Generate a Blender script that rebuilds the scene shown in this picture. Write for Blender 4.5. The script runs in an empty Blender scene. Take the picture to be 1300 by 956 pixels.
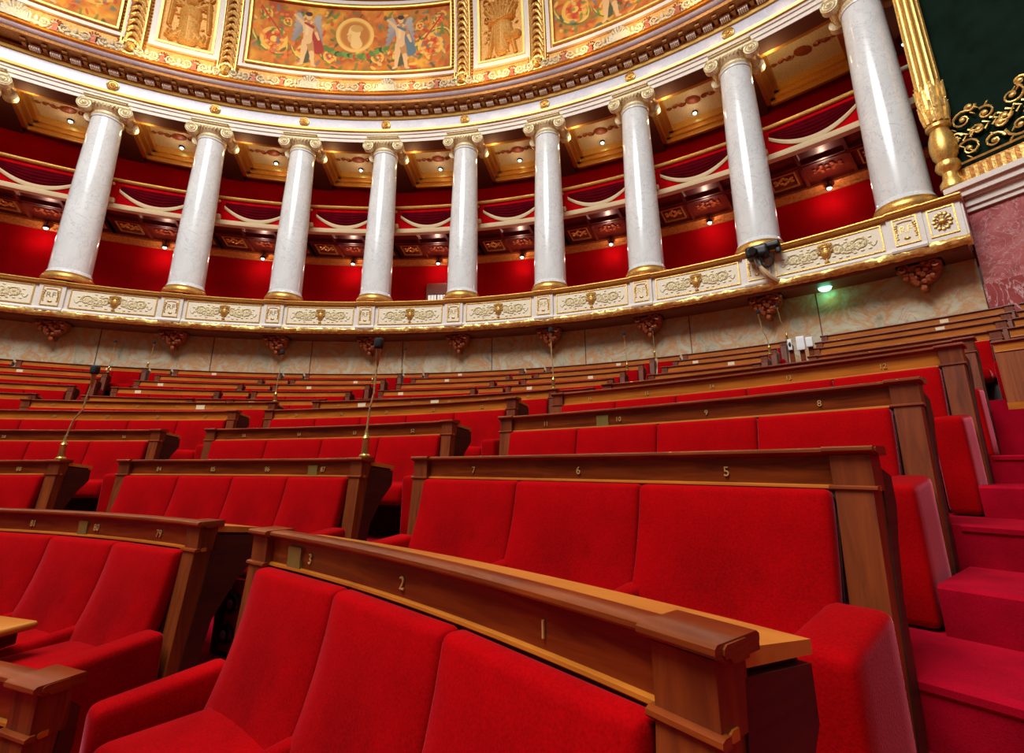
import bpy, bmesh, math, random
import numpy as np
from mathutils import Vector, Matrix, noise
S = math.sin; K = math.cos; PI = math.pi
random.seed(4)
ZC = 1.80                       # eye height of the camera above the lowest floor
U = 15.0                        # radius of the ring of columns (m), world origin = centre of the half circle
col = bpy.context.scene.collection

# ------------------------------------------------------------------ materials
def nt(name):
    m = bpy.data.materials.new(name); m.use_nodes = True
    n = m.node_tree; b = n.nodes['Principled BSDF']
    return m, n, b
def lk(n, a, b): n.links.new(a, b)
def ramp(n, stops, fac):
    r = n.nodes.new('ShaderNodeValToRGB'); e = r.color_ramp.elements
    while len(e) < len(stops): e.new(0.5)
    for i, (p, c) in enumerate(stops): e[i].position = p; e[i].color = (*c, 1)
    lk(n, fac, r.inputs[0]); return r.outputs[0]
def coords(n, scale=(1, 1, 1), kind='Object'):
    t = n.nodes.new('ShaderNodeTexCoord'); mp = n.nodes.new('ShaderNodeMapping')
    mp.inputs['Scale'].default_value = scale; lk(n, t.outputs[kind], mp.inputs[0]); return mp.outputs[0]
def noi(n, vec, scale, detail=4, rough=.55, dist=0):
    t = n.nodes.new('ShaderNodeTexNoise'); lk(n, vec, t.inputs['Vector'])
    t.inputs['Scale'].default_value = scale; t.inputs['Detail'].default_value = detail
    t.inputs['Roughness'].default_value = rough; t.inputs['Distortion'].default_value = dist
    return t.outputs['Fac']
def bump(n, b, h, s, d=.01):
    k = n.nodes.new('ShaderNodeBump'); k.inputs['Strength'].default_value = s; k.inputs['Distance'].default_value = d
    lk(n, h, k.inputs['Height']); lk(n, k.outputs[0], b.inputs['Normal'])
def simple(name, c, rough=.5, metal=0, spec=.5):
    m, n, b = nt(name); b.inputs['Base Color'].default_value = (*c, 1)
    b.inputs['Roughness'].default_value = rough; b.inputs['Metallic'].default_value = metal
    b.inputs['Specular IOR Level'].default_value = spec
    v = coords(n); f = noi(n, v, 25, 3)
    mx = n.nodes.new('ShaderNodeMix'); mx.data_type = 'RGBA'; mx.blend_type = 'MULTIPLY'; mx.inputs[0].default_value = .25
    mx.inputs[6].default_value = (*c, 1)
    r = ramp(n, [(.3, (.6, .6, .6)), (.7, (1, 1, 1))], f); lk(n, r, mx.inputs[7]); lk(n, mx.outputs[2], b.inputs['Base Color'])
    return m
def velvet(name, c, tint, sheen=.5, var=.35, scale=3.0, fine=180):
    m, n, b = nt(name)
    v = coords(n); f = noi(n, v, scale, 3)
    g = noi(n, v, fine, 2)
    ad = n.nodes.new('ShaderNodeMath'); ad.operation = 'MULTIPLY_ADD'; ad.inputs[1].default_value = .6; lk(n, g, ad.inputs[0]); lk(n, f, ad.inputs[2])
    lo = tuple(x * (1 - var) for x in c); hi = tuple(min(1, x * (1 + var)) for x in c)
    lk(n, ramp(n, [(.5, lo), (1.05, hi)], ad.outputs[0]), b.inputs['Base Color'])
    b.inputs['Roughness'].default_value = .9; b.inputs['Specular IOR Level'].default_value = .04
    b.inputs['Sheen Weight'].default_value = sheen; b.inputs['Sheen Roughness'].default_value = .25
    b.inputs['Sheen Tint'].default_value = (*tint, 1)
    bump(n, b, g, .25, .003)
    return m
def wood(name, lo, hi, rough=.3, sc=(2.2, 2.2, 22), coat=.3):
    m, n, b = nt(name)
    v = coords(n, sc); f = noi(n, v, 1.3, 6, .6, 1.2)
    v2 = coords(n, (1, 1, 1)); g = noi(n, v2, 1.7, 2)
    ad = n.nodes.new('ShaderNodeMath'); ad.operation = 'MULTIPLY_ADD'; ad.inputs[1].default_value = .5; lk(n, g, ad.inputs[0]); lk(n, f, ad.inputs[2])
    lk(n, ramp(n, [(.5, lo), (.95, hi)], ad.outputs[0]), b.inputs['Base Color'])
    b.inputs['Roughness'].default_value = rough; b.inputs['Coat Weight'].default_value = coat; b.inputs['Coat Roughness'].default_value = .18
    bump(n, b, f, .08, .004)
    return m
def gold(name, c=(.85, .52, .14), rough=.35, bs=60, bd=.35, metal=.75):
    m, n, b = nt(name)
    v = coords(n); f = noi(n, v, bs, 3)
    lo = tuple(x * .55 for x in c)
    lk(n, ramp(n, [(.3, lo), (.62, c)], f), b.inputs['Base Color'])
    b.inputs['Roughness'].default_value = rough; b.inputs['Metallic'].default_value = metal
    bump(n, b, f, bd, .01)
    return m
def marble(name, stops, scale=1.0, veins=(.9, .9, .9), vs=2.0, vw=.03, rough=.25, dist=2.0, blocks=None):
    m, n, b = nt(name)
    v = coords(n); f = noi(n, v, scale, 8, .62, dist)
    base = ramp(n, stops, f)
    g = noi(n, v, vs, 6, .6, 2.5)
    a = n.nodes.new('ShaderNodeMath'); a.operation = 'SUBTRACT'; a.inputs[1].default_value = .5; lk(n, g, a.inputs[0])
    ab = n.nodes.new('ShaderNodeMath'); ab.operation = 'ABSOLUTE'; lk(n, a.outputs[0], ab.inputs[0])
    vr = ramp(n, [(0, (1, 1, 1)), (vw, (0, 0, 0))], ab.outputs[0])
    mx = n.nodes.new('ShaderNodeMix'); mx.data_type = 'RGBA'; lk(n, vr, mx.inputs[0]); lk(n, base, mx.inputs[6]); mx.inputs[7].default_value = (*veins, 1)
    lk(n, mx.outputs[2], b.inputs['Base Color']); b.inputs['Roughness'].default_value = rough
    return m
def painted(name, rough=.7, attr='paint'):
    m, n, b = nt(name); a = n.nodes.new('ShaderNodeVertexColor'); a.layer_name = attr
    lk(n, a.outputs[0], b.inputs['Base Color']); b.inputs['Roughness'].default_value = rough
    return m
def emit(name, c, s):
    m, n, b = nt(name); b.inputs['Base Color'].default_value = (*c, 1)
    b.inputs['Emission Color'].default_value = (*c, 1); b.inputs['Emission Strength'].default_value = s
    return m
M = {}
M['velvet'] = velvet('red_velvet', (.27, .0001, .0012), (1, .22, .30), .55)
M['velvet_deep'] = velvet('deep_red_velvet', (.30, .001, .006), (1, .3, .35), .2)
M['carpet'] = velvet('red_carpet', (.26, .001, .010), (1, .2, .38), .35, .3, 6, 260)
M['wall_red'] = velvet('red_wall_cloth', (.30, .0005, .003), (1, .2, .2), .05, .25, .8, 40)
M['wood_post'] = wood('mahogany_post', (.07, .010, .002), (.24, .046, .006), .42, (16, 16, 1.4), .0)
M['wood'] = wood('mahogany', (.075, .010, .002), (.26, .048, .006), .28, coat=.15)
M['wood_gold_lit'] = wood('golden_lit_mahogany', (.30, .078, .006), (.54, .17, .016), .30)  # mahogany with light on the upper boards put into its colour; also beads, plinths
M['desk'] = wood('honey_desk_wood', (.38, .12, .015), (.66, .26, .04), .3, (2, 2, 2))
M['wood_dark_shade'] = wood('dark_shaded_mahogany', (.016, .003, .001), (.055, .010, .003), .5, coat=.0)  # dark mahogany, colour deepened further for the shade on the side panels
M['panel'] = wood('striped_mahogany', (.14, .03, .008), (.32, .08, .018), .45, (30, 30, 1.2), 0)
M['gold'] = gold('gilding', (.88, .53, .14), .34)
M['gold_orn'] = gold('gilded_leafwork', (1.0, .66, .20), .38, 16, 1.0, .6)
M['gold_deep'] = gold('deep_gold', (.62, .27, .06), .4, 20, .6, .5)
M['gold_ceiling'] = gold('gilded_vault', (.80, .40, .08), .5, 26, .8, .25)
M['gold_pale'] = gold('pale_gilding', (.95, .84, .50), .45, 40, .3, .10)
M['cream_orn'] = gold('cream_carving', (.74, .66, .46), .55, 30, .9, .05)
M['brass'] = gold('brass', (.72, .50, .16), .3, 80, .2, .9)
M['brass_pale'] = gold('worn_brass', (.62, .50, .22), .4, 50, .4, .6)
M['numeral'] = simple('number_brass', (.60, .40, .14), .4, .2)
M['plaque'] = simple('olive_brass', (.26, .20, .05), .35, .4)
M['plaque_pale'] = simple('pale_plaque', (.80, .68, .42), .5)
M['gold_line'] = simple('gold_line_paint', (.85, .56, .12), .35, .3)
M['drape'] = velvet('drape_velvet', (.085, .0004, .004), (1, .3, .35), .1)
M['balcony_cloth'] = velvet('balcony_velvet', (.42, .0006, .004), (1, .2, .25), .15)
M['dentil_cream'] = simple('dentil_cream', (.92, .84, .70), .5)
M['modillion_brown'] = gold('modillion_gold', (.48, .22, .05), .5, 30, .6, .4)
M['white'] = simple('ivory_paint', (.80, .76, .68), .45)
M['cream'] = simple('cream_trim', (.66, .50, .27), .6)
M['panel_cream'] = simple('cream_panel', (.88, .81, .62), .5)
M['lilac'] = marble('lilac_stone', [(.3, (.56, .60, .74)), (.7, (.66, .70, .83))], 2, (.8, .8, .85), 3, .02, .3)
M['shaft'] = marble('white_marble', [(.3, (.66, .72, .72)), (.6, (.80, .86, .86)), (.8, (.72, .78, .79))], 1.1, (.55, .56, .62), 1.6, .012, .16, 1.0)
M['marble'] = marble('pink_grey_marble', [(.30, (.30, .27, .18)), (.42, (.52, .47, .33)), (.50, (.58, .30, .13)), (.58, (.54, .50, .36)), (.72, (.70, .58, .42))], 1.5, (.50, .22, .13), 1.2, .009, .22, 1.5)
M['pink'] = marble('rose_marble', [(.3, (.30, .07, .07)), (.5, (.46, .13, .13)), (.7, (.50, .22, .21))], 1.6, (.60, .38, .38), 3.2, .016, .22, 3)
M['pink_deep'] = marble('deep_rose_marble', [(.3, (.24, .035, .035)), (.7, (.38, .08, .08))], 1.6, (.6, .42, .42), 1.0, .014, .22, 3)
M['green'] = velvet('dark_green_hanging', (.006, .016, .010), (.3, .5, .4), .05)
M['corbel'] = gold('carved_red_gold', (.42, .10, .03), .45, 18, 1.0, .3)
M['soffit'] = wood('soffit_brown', (.12, .022, .008), (.20, .045, .014), .5, (1, 1, 1), 0)
M['beam'] = simple('brown_beam', (.12, .032, .018), .7)
M['coffer_red'] = wood('lacquered_red', (.06, .006, .004), (.14, .014, .008), .35, (1, 1, 1))
M['black'] = simple('black_plastic', (.006, .006, .008), .4)
M['foam'] = simple('black_foam', (.006, .007, .010), .9)
M['steel'] = simple('grey_steel', (.35, .35, .36), .35, .8)
M['copper'] = simple('copper_tube', (.55, .28, .12), .3, .9)
M['paint'] = painted('painted_fresco', .75)
M['lampglass'] = emit('lamp_glow', (.75, 1, .92), 5)
M['greenlamp'] = emit('green_lamp_glow', (.15, 1, .55), 9)
M['pane'] = emit('lit_pane', (.80, .83, .78), .55)
M['paper'] = simple('white_paper', (.8, .82, .84), .5)
M['laylight'] = emit('laylight_glow', (1, .97, .93), .6)

# ------------------------------------------------------------------ mesh builder
class MB:
    def __init__(s): s.v = []; s.f = []
    def add(s, vs, fs):
        o = len(s.v); s.v += [tuple(x) for x in vs]; s.f += [tuple(i + o for i in f) for f in fs]; return s
    def box(s, x0, x1, y0, y1, z0, z1, f=None):
        v = [(x, y, z) for z in (z0, z1) for y in (y0, y1) for x in (x0, x1)]
        if f: v = [f(*p) for p in v]
        return s.add(v, [(0, 2, 3, 1), (4, 5, 7, 6), (0, 1, 5, 4), (2, 6, 7, 3), (0, 4, 6, 2), (1, 3, 7, 5)])
    def soft(s, sx, sy, sz, rad, c=(0, 0, 0), seg=(4, 3, 4), f=None):
        """rounded cushion-like box, half sizes sx, sy, sz"""
        h = (sx, sy, sz); rad = min(rad, *(x * .98 for x in h)); ax = []
        for i in range(3):
            a = h[i]; e = [-a, -a + rad * .12, -a + rad * .45, -a + rad]
            mid = [(-a + rad) + (2 * a - 2 * rad) * k / seg[i] for k in range(1, seg[i])]
            ax.append(e + mid + [-x for x in reversed(e)])
        idx = {}; vs = []; fs = []
        def vid(p):
            k = tuple(round(x, 6) for x in p)
            if k not in idx:
                inn = [max(-h[i] + rad, min(h[i] - rad, p[i])) for i in range(3)]
                d = Vector([p[i] - inn[i] for i in range(3)])
                d = d.normalized() * rad if d.length > 1e-9 else d
                q = [inn[i] + d[i] + c[i] for i in range(3)]
                idx[k] = len(vs); vs.append(f(*q) if f else tuple(q))
            return idx[k]
        for a in range(3):
            b, cc = (a + 1) % 3, (a + 2) % 3
            for sg in (-1, 1):
                for i in range(len(ax[b]) - 1):
                    for j in range(len(ax[cc]) - 1):
                        q = []
                        for (u, w) in ((i, j), (i + 1, j), (i + 1, j + 1), (i, j + 1)):
                            p = [0, 0, 0]; p[a] = sg * h[a]; p[b] = ax[b][u]; p[cc] = ax[cc][w]; q.append(vid(p))
                        fs.append(tuple(q if sg > 0 else q[::-1]))
        return s.add(vs, fs)
    def sweep(s, prof, r, t0, t1, n=None, cap=True, cx=0, cy=0, z=0):
        """closed profile [(outward offset, z)] carried along the arc r from angle t0 to t1"""
        n = n or max(1, int(abs(t1 - t0) / .02)); m = len(prof); vs = []; fs = []
        for i in range(n + 1):
            t = t0 + (t1 - t0) * i / n
            for (o, h) in prof: vs.append((cx + (r + o) * S(t), cy + (r + o) * K(t), h + z))
        for i in range(n):
            for j in range(m):
                a = i * m + j; b = i * m + (j + 1) % m; fs.append((a, b, b + m, a + m))
        if cap: fs += [tuple(range(m))[::-1], tuple(n * m + j for j in range(m))]
        return s.add(vs, fs)
    def lathe(s, prof, n=24, c=(0, 0, 0), arc=2 * PI):
        vs = []; fs = []; m = len(prof)
        for i in range(n):
            a = arc * i / n
            for (r, z) in prof: vs.append((c[0] + r * K(a), c[1] + r * S(a), c[2] + z))
        for i in range(n):
            for j in range(m - 1):
                a = i * m + j; b = ((i + 1) % n) * m + j; fs.append((a, b, b + 1, a + 1))
        fs += [tuple(i * m for i in range(n))[::-1], tuple(i * m + m - 1 for i in range(n))]
        return s.add(vs, fs)
    def tube(s, pts, rad, n=6, taper=None):
        pts = [Vector(p) for p in pts]; vs = []; fs = []
        up = Vector((.13, .07, 1)).normalized()
        for i, p in enumerate(pts):
            d = (pts[min(i + 1, len(pts) - 1)] - pts[max(i - 1, 0)]).normalized()
            a = d.cross(up)
            if a.length < .05: a = d.cross(Vector((1, 0, 0)))
            a.normalize(); b = d.cross(a)
            rr = rad * (1 if taper is None else 1 + (taper - 1) * i / (len(pts) - 1))
            for k in range(n):
                t = 2 * PI * k / n; vs.append(tuple(p + a * rr * K(t) + b * rr * S(t)))
        for i in range(len(pts) - 1):
            for k in range(n):
                a = i * n + k; b = i * n + (k + 1) % n; fs.append((a, b, b + n, a + n))
        fs += [tuple(range(n))[::-1], tuple((len(pts) - 1) * n + k for k in range(n))]
        return s.add(vs, fs)
    def blob(s, c, rx, ry, rz, n=8, m=6):
        vs = [(c[0], c[1], c[2] - rz)]; fs = []
        for i in range(1, m):
            a = PI * i / m
            for k in range(n): t = 2 * PI * k / n; vs.append((c[0] + rx * S(a) * K(t), c[1] + ry * S(a) * S(t), c[2] - rz * K(a)))
        vs.append((c[0], c[1], c[2] + rz))
        for k in range(n): fs.append((0, 1 + (k + 1) % n, 1 + k)); fs.append((len(vs) - 1, len(vs) - 1 - n + k, len(vs) - 1 - n + (k + 1) % n))
        for i in range(m - 2):
            for k in range(n):
                a = 1 + i * n + k; b = 1 + i * n + (k + 1) % n; fs.append((a, b, b + n, a + n))
        return s.add(vs, fs)
    def prism(s, poly, y0, y1, f=None):
        """polygon in (x,z) extruded in y"""
        m = len(poly); vs = [(x, y0, z) for x, z in poly] + [(x, y1, z) for x, z in poly]
        if f: vs = [f(*p) for p in vs]
        return s.add(vs, [tuple(range(m)), tuple(range(2 * m - 1, m - 1, -1))] + [(i, i + m, (i + 1) % m + m, (i + 1) % m) for i in range(m)])
    def xf(s, f): s.v = [tuple(f(*p)) for p in s.v]; return s
    def build(s, name, mat, parent=None, smooth=35, world=False, loc=None, cat=None, label=None, group=None, kind=None, rotz=0, attr=None):
        me = bpy.data.meshes.new(name)
        vs = s.v
        off = Vector((0, 0, 0))
        if world and parent is not None: off = parent.location
        if world and parent is None and loc is not None: off = Vector(loc)
        if off.length: vs = [(x - off[0], y - off[1], z - off[2]) for x, y, z in vs]
        me.from_pydata(vs, [], s.f); me.update()
        bm = bmesh.new(); bm.from_mesh(me); bmesh.ops.recalc_face_normals(bm, faces=bm.faces); bm.to_mesh(me); bm.free()
        if smooth:
            me.shade_smooth(); me.set_sharp_from_angle(angle=math.radians(smooth))
        me.materials.append(mat)
        o = bpy.data.objects.new(name, me); col.objects.link(o)
        if parent is not None: o.parent = parent
        if loc is not None: o.location = loc
        if rotz: o.rotation_euler[2] = rotz
        tag(o, label, cat, group, kind)
        return o
def tag(o, label=None, cat=None, group=None, kind=None):
    if label: o['label'] = label
    if cat: o['category'] = cat
    if group: o['group'] = group
    if kind: o['kind'] = kind
    return o
def empty(name, loc, label, cat, group=None, rotz=0):
    o = bpy.data.objects.new(name, None); col.objects.link(o); o.location = loc; o.rotation_euler[2] = rotz
    o.empty_display_size = .1
    return tag(o, label, cat, group)
def pol(r, t, z=0, cx=0, cy=0): return (cx + r * S(t), cy + r * K(t), z)
KIDS = {}
def copy_tree(o, loc, rotz, label, group=None, sx=1):
    c = o.copy(); col.objects.link(c); c.location = loc; c.rotation_euler[2] = rotz; c.scale = (sx, 1, 1)
    c['label'] = label
    if group: c['group'] = group
    for ch in KIDS.get(o.name, []):
        d = ch.copy(); col.objects.link(d); d.parent = c
        for g in KIDS.get(ch.name, []):
            e = g.copy(); col.objects.link(e); e.parent = d
    return c
def textmesh(s_, size, ext):
    cu = bpy.data.curves.new('t', 'FONT'); cu.body = s_; cu.size = size; cu.extrude = ext; cu.align_x = 'CENTER'; cu.align_y = 'CENTER'; cu.resolution_u = 3
    o = bpy.data.objects.new('t', cu); col.objects.link(o); dg = bpy.context.evaluated_depsgraph_get()
    me = o.evaluated_get(dg).to_mesh(); vs = [tuple(v.co) for v in me.vertices]; fs = [tuple(p.vertices) for p in me.polygons]
    o.evaluated_get(dg).to_mesh_clear(); bpy.data.objects.remove(o); bpy.data.curves.remove(cu)
    return vs, fs          # in xy plane, z = thickness
TXT = {}
def text_at(mb, s_, size, ext, f):
    k = (s_, size, ext)
    if k not in TXT: TXT[k] = textmesh(*k)
    mb.add([f(*p) for p in TXT[k][0]], TXT[k][1])
ORD = ['first', 'second', 'third', 'fourth', 'fifth', 'sixth', 'seventh', 'eighth', 'ninth', 'tenth', 'eleventh', 'twelfth']

# ------------------------------------------------------------------ seating rows
RR = [.36, .4195, .479, .539, .62, .755, .805, .86, .915, .965]
ZZ = [-.0207, -.0034, .0158, .0343, .0515, .0725, .0900, .1080, .1255, .1435]
RR = [r * U for r in RR]; ZZ = [z * U + ZC for z in ZZ]
FL = [z - .72 for z in ZZ]
POSTW = .10
def seat_parts(w, far=False):
    """velvet seat, origin on the floor under the top edge of its back, facing -y; w = width"""
    g = .003; zt = .72
    def lean(x, y, z): return (x, y - (zt - z) * .10 - (zt - z) ** 2 * .46, z)
    bk = MB()
    def puff(x, y, z):
        if y < -.02:
            u = 1 - abs(x) / (w / 2); v = 1 - abs(z - .50) / .22
            y -= .016 * max(0, min(1, u * 3)) * max(0, min(1, v * 3))
        return lean(x, y, z)
    bk.soft(w / 2 - g, .030, .215, .020, (0, -.033, zt - .222), (6, 1, 5), puff)
    cu = MB()
    def cr(x, y, z):
        if z > .33: z += .015 * (1 - (x / (w / 2)) ** 2)
        return (x, y, z)
    cu.soft(w / 2 - .035, .165, .065, .04, (0, -.265, .300), (5, 4, 2), cr)
    return bk, cu
def arm_mesh(wd, panel=False):
    m = MB()
    h1 = .455 if panel else .415; h0 = .005 if panel else .24
    def f(x, y, z):
        t = (y + .40) / .32               # 0 at front, 1 at the back
        if z > .36: z -= .03 * (1 - t)
        return (x, y, z)
    m.soft(wd / 2, .165, (h1 - h0) / 2, .026, (0, -.235, (h1 + h0) / 2), (1, 5, 4), f)
    return m
PROTO = {}
SW = .54
def make_proto(kind):
    root = empty('velvet_seat', (0, 0, -50), 'x', 'seat')
    bk, cu = seat_parts(SW)
    kids = []
    kids.append(bk.build('seat_back', M['velvet'], root))
    kids.append(cu.build('seat_cushion', M['velvet'], root))
    if kind in ('mid', 'left', 'firstend'):
        a = arm_mesh(.062)
        a.xf(lambda x, y, z: (x + SW / 2, y, z)); kids.append(a.build('armrest', M['velvet'], root))
    if kind == 'right':
        a = arm_mesh(.125, True)
        a.xf(lambda x, y, z: (x + SW / 2 + .03, y - .02, z)); kids.append(a.build('armrest', M['velvet'], root))
    if kind == 'left':
        a = arm_mesh(.10, True)
        a.xf(lambda x, y, z: (x - SW / 2 - .045, y - .02, z)); kids.append(a.build('armrest', M['velvet'], root))
    KIDS[root.name] = kids; PROTO[kind] = [root, True]
def make_far(kind):
    m = MB(); bk, cu = seat_parts(SW)
    m.add(bk.v, bk.f); m.add(cu.v, cu.f)
    a = arm_mesh(.062 if kind != 'right' else .09, kind == 'right').xf(lambda x, y, z: (x + SW / 2 + (.045 if kind == 'right' else 0), y, z)); m.add(a.v, a.f)
    if kind == 'left':
        a = arm_mesh(.09, True).xf(lambda x, y, z: (x - SW / 2 - .045, y, z)); m.add(a.v, a.f)
    o = m.build('velvet_seat', M['velvet'], None, loc=(0, 0, -50), cat='seat', label='x')
    PROTO['far' + kind] = [o, True]
for k_ in ('mid', 'left', 'right'): make_proto(k_); make_far(k_)
def place_seat(kind, loc, rz, label, group, sx):
    o, fresh = PROTO[kind]
    if fresh:
        PROTO[kind][1] = False; o.location = loc; o.rotation_euler[2] = rz; o.scale = (sx, 1, 1); o['label'] = label; o['group'] = group
        return o
    return copy_tree(o, loc, rz, label, group, sx)

FRZ = [(.0, -.008), (.0, .084), (.035, .084), (.035, -.008)]
BEAD = [(-.006, -.008), (-.010, -.004), (-.009, .002), (-.002, .005), (.01, .005), (.01, -.008)]
def cap_prof(o=.0):
    return [(-.004 - o, .079), (-.010 - o, .082), (-.012 - o, .086), (-.022 - o, .087), (-.025 - o, .091), (-.024 - o, .098), (-.018 - o, .102), (.026, .102), (.032, .098), (.032, .092), (.030, .088), (.030, .079)]
CEN = {}
SEATLIST = []
def bench(k, a0, a1, ns, where, numbers=None, plaques=(), cx=0, cy=0, r=None, zt=None, seats=True, panel=False, fr_mat=None, left_post=True, right_post=True, rowname=None, short=False, desk=True, rs=1.0):
    """one run of bench: wooden back with desk behind it; a0..a1 = angles of the cushions"""
    r = r or RR[k]; zt = zt if zt is not None else ZZ[k]; fl = zt - .72
    rowname = rowname or ('%s row' % ORD[k])
    pw = POSTW / r; w0, w1 = a0 - (pw if left_post else 0), a1 + (pw if right_post else 0)
    mid = (a0 + a1) / 2
    lab = ('short wooden bench back, ' if short else 'curved wooden bench back, ') + '%s, %s' % (rowname, where)
    root = empty('bench', pol(r, mid, fl, cx, cy), lab, 'bench', 'curved wooden bench backs')
    fm = fr_mat or M['wood']
    kw = dict(cx=cx, cy=cy, z=zt)
    B = lambda m, n, mt: m.build(n, mt, root, world=True)
    B(MB().sweep(FRZ, r, a0, a1, **kw), 'number_board', fm)
    B(MB().sweep(BEAD, r, w0, w1, **kw), 'bead_moulding', M['wood_gold_lit'])
    B(MB().sweep(cap_prof(), r, w0 - .012 / r, w1 + .012 / r, **kw), 'top_rail', M['wood'])
    # back board down to the floor behind the cushions
    if not panel: B(MB().sweep([(.0, -.012), (.045, -.012), (-.115, -.72), (-.16, -.72)], r, a0, a1, **kw), 'back_board', M['wood_dark_shade'])
    if panel:
        B(MB().sweep([(-.03, -.02), (.0, -.02), (.0, -.50), (-.03, -.50)], r, a0, a1, **kw), 'front_panel', M['panel'])
        B(MB().sweep([(-.06, -.50), (.0, -.50), (.0, -.58), (-.06, -.58)], r, a0, a1, **kw), 'plinth', M['wood_gold_lit'])
        B(MB().sweep([(-.09, -.58), (.0, -.58), (.0, -.72), (-.09, -.72)], r, a0, a1, **kw), 'plinth', M['wood'])
    # sloping writing desk behind
    if desk: B(MB().sweep([(.037, .084), (.235, .058), (.235, .038), (.037, .060)], r, w0 + .02 / r, w1 - (.004 if rs > .9 else .09) / r, **kw), 'writing_desk', M['desk'])
    if desk: B(MB().sweep([(.04, .060), (.22, .040), (.22, -.01), (.04, -.05)], r, w0 + .03 / r, w1 - (.02 if rs > .9 else .11) / r, **kw), 'desk_apron', M['wood_dark_shade'])
    # posts and side panels
    for sgn, yes, e in ((-1, left_post, a0), (1, right_post, a1)):
        if not yes: continue
        c = e + sgn * pw / 2
        def f(x, y, z): 
            rr = r + y - max(0, -z - .012) * .09
            t = c + x / r
            return (cx + rr * S(t), cy + rr * K(t), zt + z)
        p = MB(); h = POSTW / 2 - .003
        p.box(-h, h, -.024, .045, -.008, .082, f); p.box(-h + .004, h - .004, -.030, .042, -.72, -.006, f)
        pass
        po = B(p, 'end_post', M['wood_post'])
        BP = lambda m, n, mt: m.xf(lambda x, y, z: (x - root.location[0], y - root.location[1], z - root.location[2])).build(n, mt, po)
        BP(MB().sweep([(-.026 + q[0] * 1.0, q[1]) for q in BEAD], r, c - (h + .008) / r, c + (h + .008) / r, **kw), 'post_moulding', M['wood'])
        BP(MB().sweep([(x - (.016 if x < 0 else -.032), z + .002) for x, z in cap_prof()], r, c - (h + .012) / r, c + (h + .012) / r, **kw), 'post_cap', M['wood'])
        sp = MB()
        prof = [(.04, .05), (.225, .028), (.225, -.05), (.20, -.08), (.15, -.13), (.07, -.26), (.02, -.50), (-.02, -.72), (-.07, -.72), (.03, -.05)]
        if sgn > 0 and rs < .9: prof = [(x * (rs if x > .04 else 1), z) for x, z in prof]
        q0 = c + sgn * (h - .028) / r; q1 = c + sgn * h / r
        sp.sweep(prof, r, min(q0, q1), max(q0, q1), n=1, **kw)
        B(sp, 'side_panel', M['wood_dark_shade'])
    if numbers:
        for i, s_ in enumerate(numbers):
            t = a0 + (a1 - a0) * (i + .5) / len(numbers)
            m = MB()
            text_at(m, s_, .042 if k < 2 else .038, .002, lambda x, y, z: pol(r - .004 - z, t + x / r, zt + .036 + y, cx, cy))
            m.build('brass_number', M['numeral'], root, world=True, smooth=0, label='brass seat number %s' % s_)
    for t, wd, hh in plaques:
        m = MB()
        prof = [(-wd, -hh * .8), (-wd * .9, -hh), (wd * .9, -hh), (wd, -hh * .8), (wd * .93, 0), (wd, hh * .8), (wd * .9, hh), (-wd * .9, hh), (-wd, hh * .8), (-wd * .93, 0)]
        m.prism(prof, -.008, 0, lambda x, y, z: pol(r + y, t + x / r, zt + .031 + z, cx, cy))
        m.build('brass_plaque', M['plaque' if k < 4 else 'plaque_pale'], root, world=True, smooth=0, label='small brass name plaque')
    if seats:
        w = (a1 - a0) * r / ns; sx = w / SW
        for i in range(ns):
            t = a0 + (a1 - a0) * (i + .5) / ns
            kind = 'right' if i == ns - 1 else ('left' if i == 0 else 'mid')
            if ns == 1: kind = 'right'
            if k >= 5: kind = 'far' + kind
            if numbers and k <= 3:
                lb = 'red velvet seat under brass number %s, %s row from the front' % (numbers[i], ORD[k])
            elif ns == 1: lb = 'single red velvet seat, %s, %s' % (rowname, where)
            else:
                j = ns - 1 - i
                lb = 'red velvet seat, %s, %s, %s from its right end' % (rowname, where, ORD[j])
            place_seat(kind, pol(r, t, fl, cx, cy), -t, lb, 'red velvet seats of the %s' % rowname, sx)
    return root

bench(0, .084, .538, 5, 'left block', ['83', '82', '81', '80', '79'], [(.383, .034, .032)])
bench(0, .6455, .908, 3, 'nearest block with numbers one to three', ['3', '2', '1'], [(.6725, .040, .033)], rs=1.0)
bench(1, -.45, .101, 7, 'far left block', ['94', '93', '92', '91', '90', '89', '88'])
bench(1, .212, .520, 4, 'middle block', ['84', '85', '86', '87'], [(.468, .040, .030)])
bench(1, .615, .898, 3, 'right block with numbers five to seven', ['7', '6', '5'], rs=.5)
bench(2, -.52, .0965, 8, 'left block', ['63', '62', '61', '60', '59', '58', '57', '56'])
bench(2, .189, .514, 4, 'middle block', ['55', '54', '53', '52'])
bench(2, .601, .891, 4, 'right block', ['11', '10', '9', '8'], [(.695, .042, .034)], rs=.5)
bench(3, -.58, .107, 10, 'left block', ['36', '35', '34', '33', '32', '31', '30', '29', '28', '27'], fr_mat=M['wood_gold_lit'])
bench(3, .175, .519, 5, 'middle block', ['26', '25', '24', '23', '22'], fr_mat=M['wood_gold_lit'])
bench(3, .590, .895, 5, 'right block', ['16', '15', '14', '13', '12'], fr_mat=M['wood_gold_lit'], rs=.5)
WL = M['wood_gold_lit']
bench(4, -.60, -.325, 5, 'far left block', None, fr_mat=WL)
bench(4, -.256, .073, 6, 'left block', ['67', '66', '65', '64', '68', '69'], [(-.03, .06, .03)], fr_mat=WL)
bench(4, .153, .503, 6, 'middle block', ['50', '51', '49', '48', '47', '46'], [(.22, .06, .03), (.335, .06, .03)], fr_mat=WL)
bench(4, .585, .885, 5, 'right block', ['21', '20', '19', '18', '17'], fr_mat=WL, rs=.5)
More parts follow.
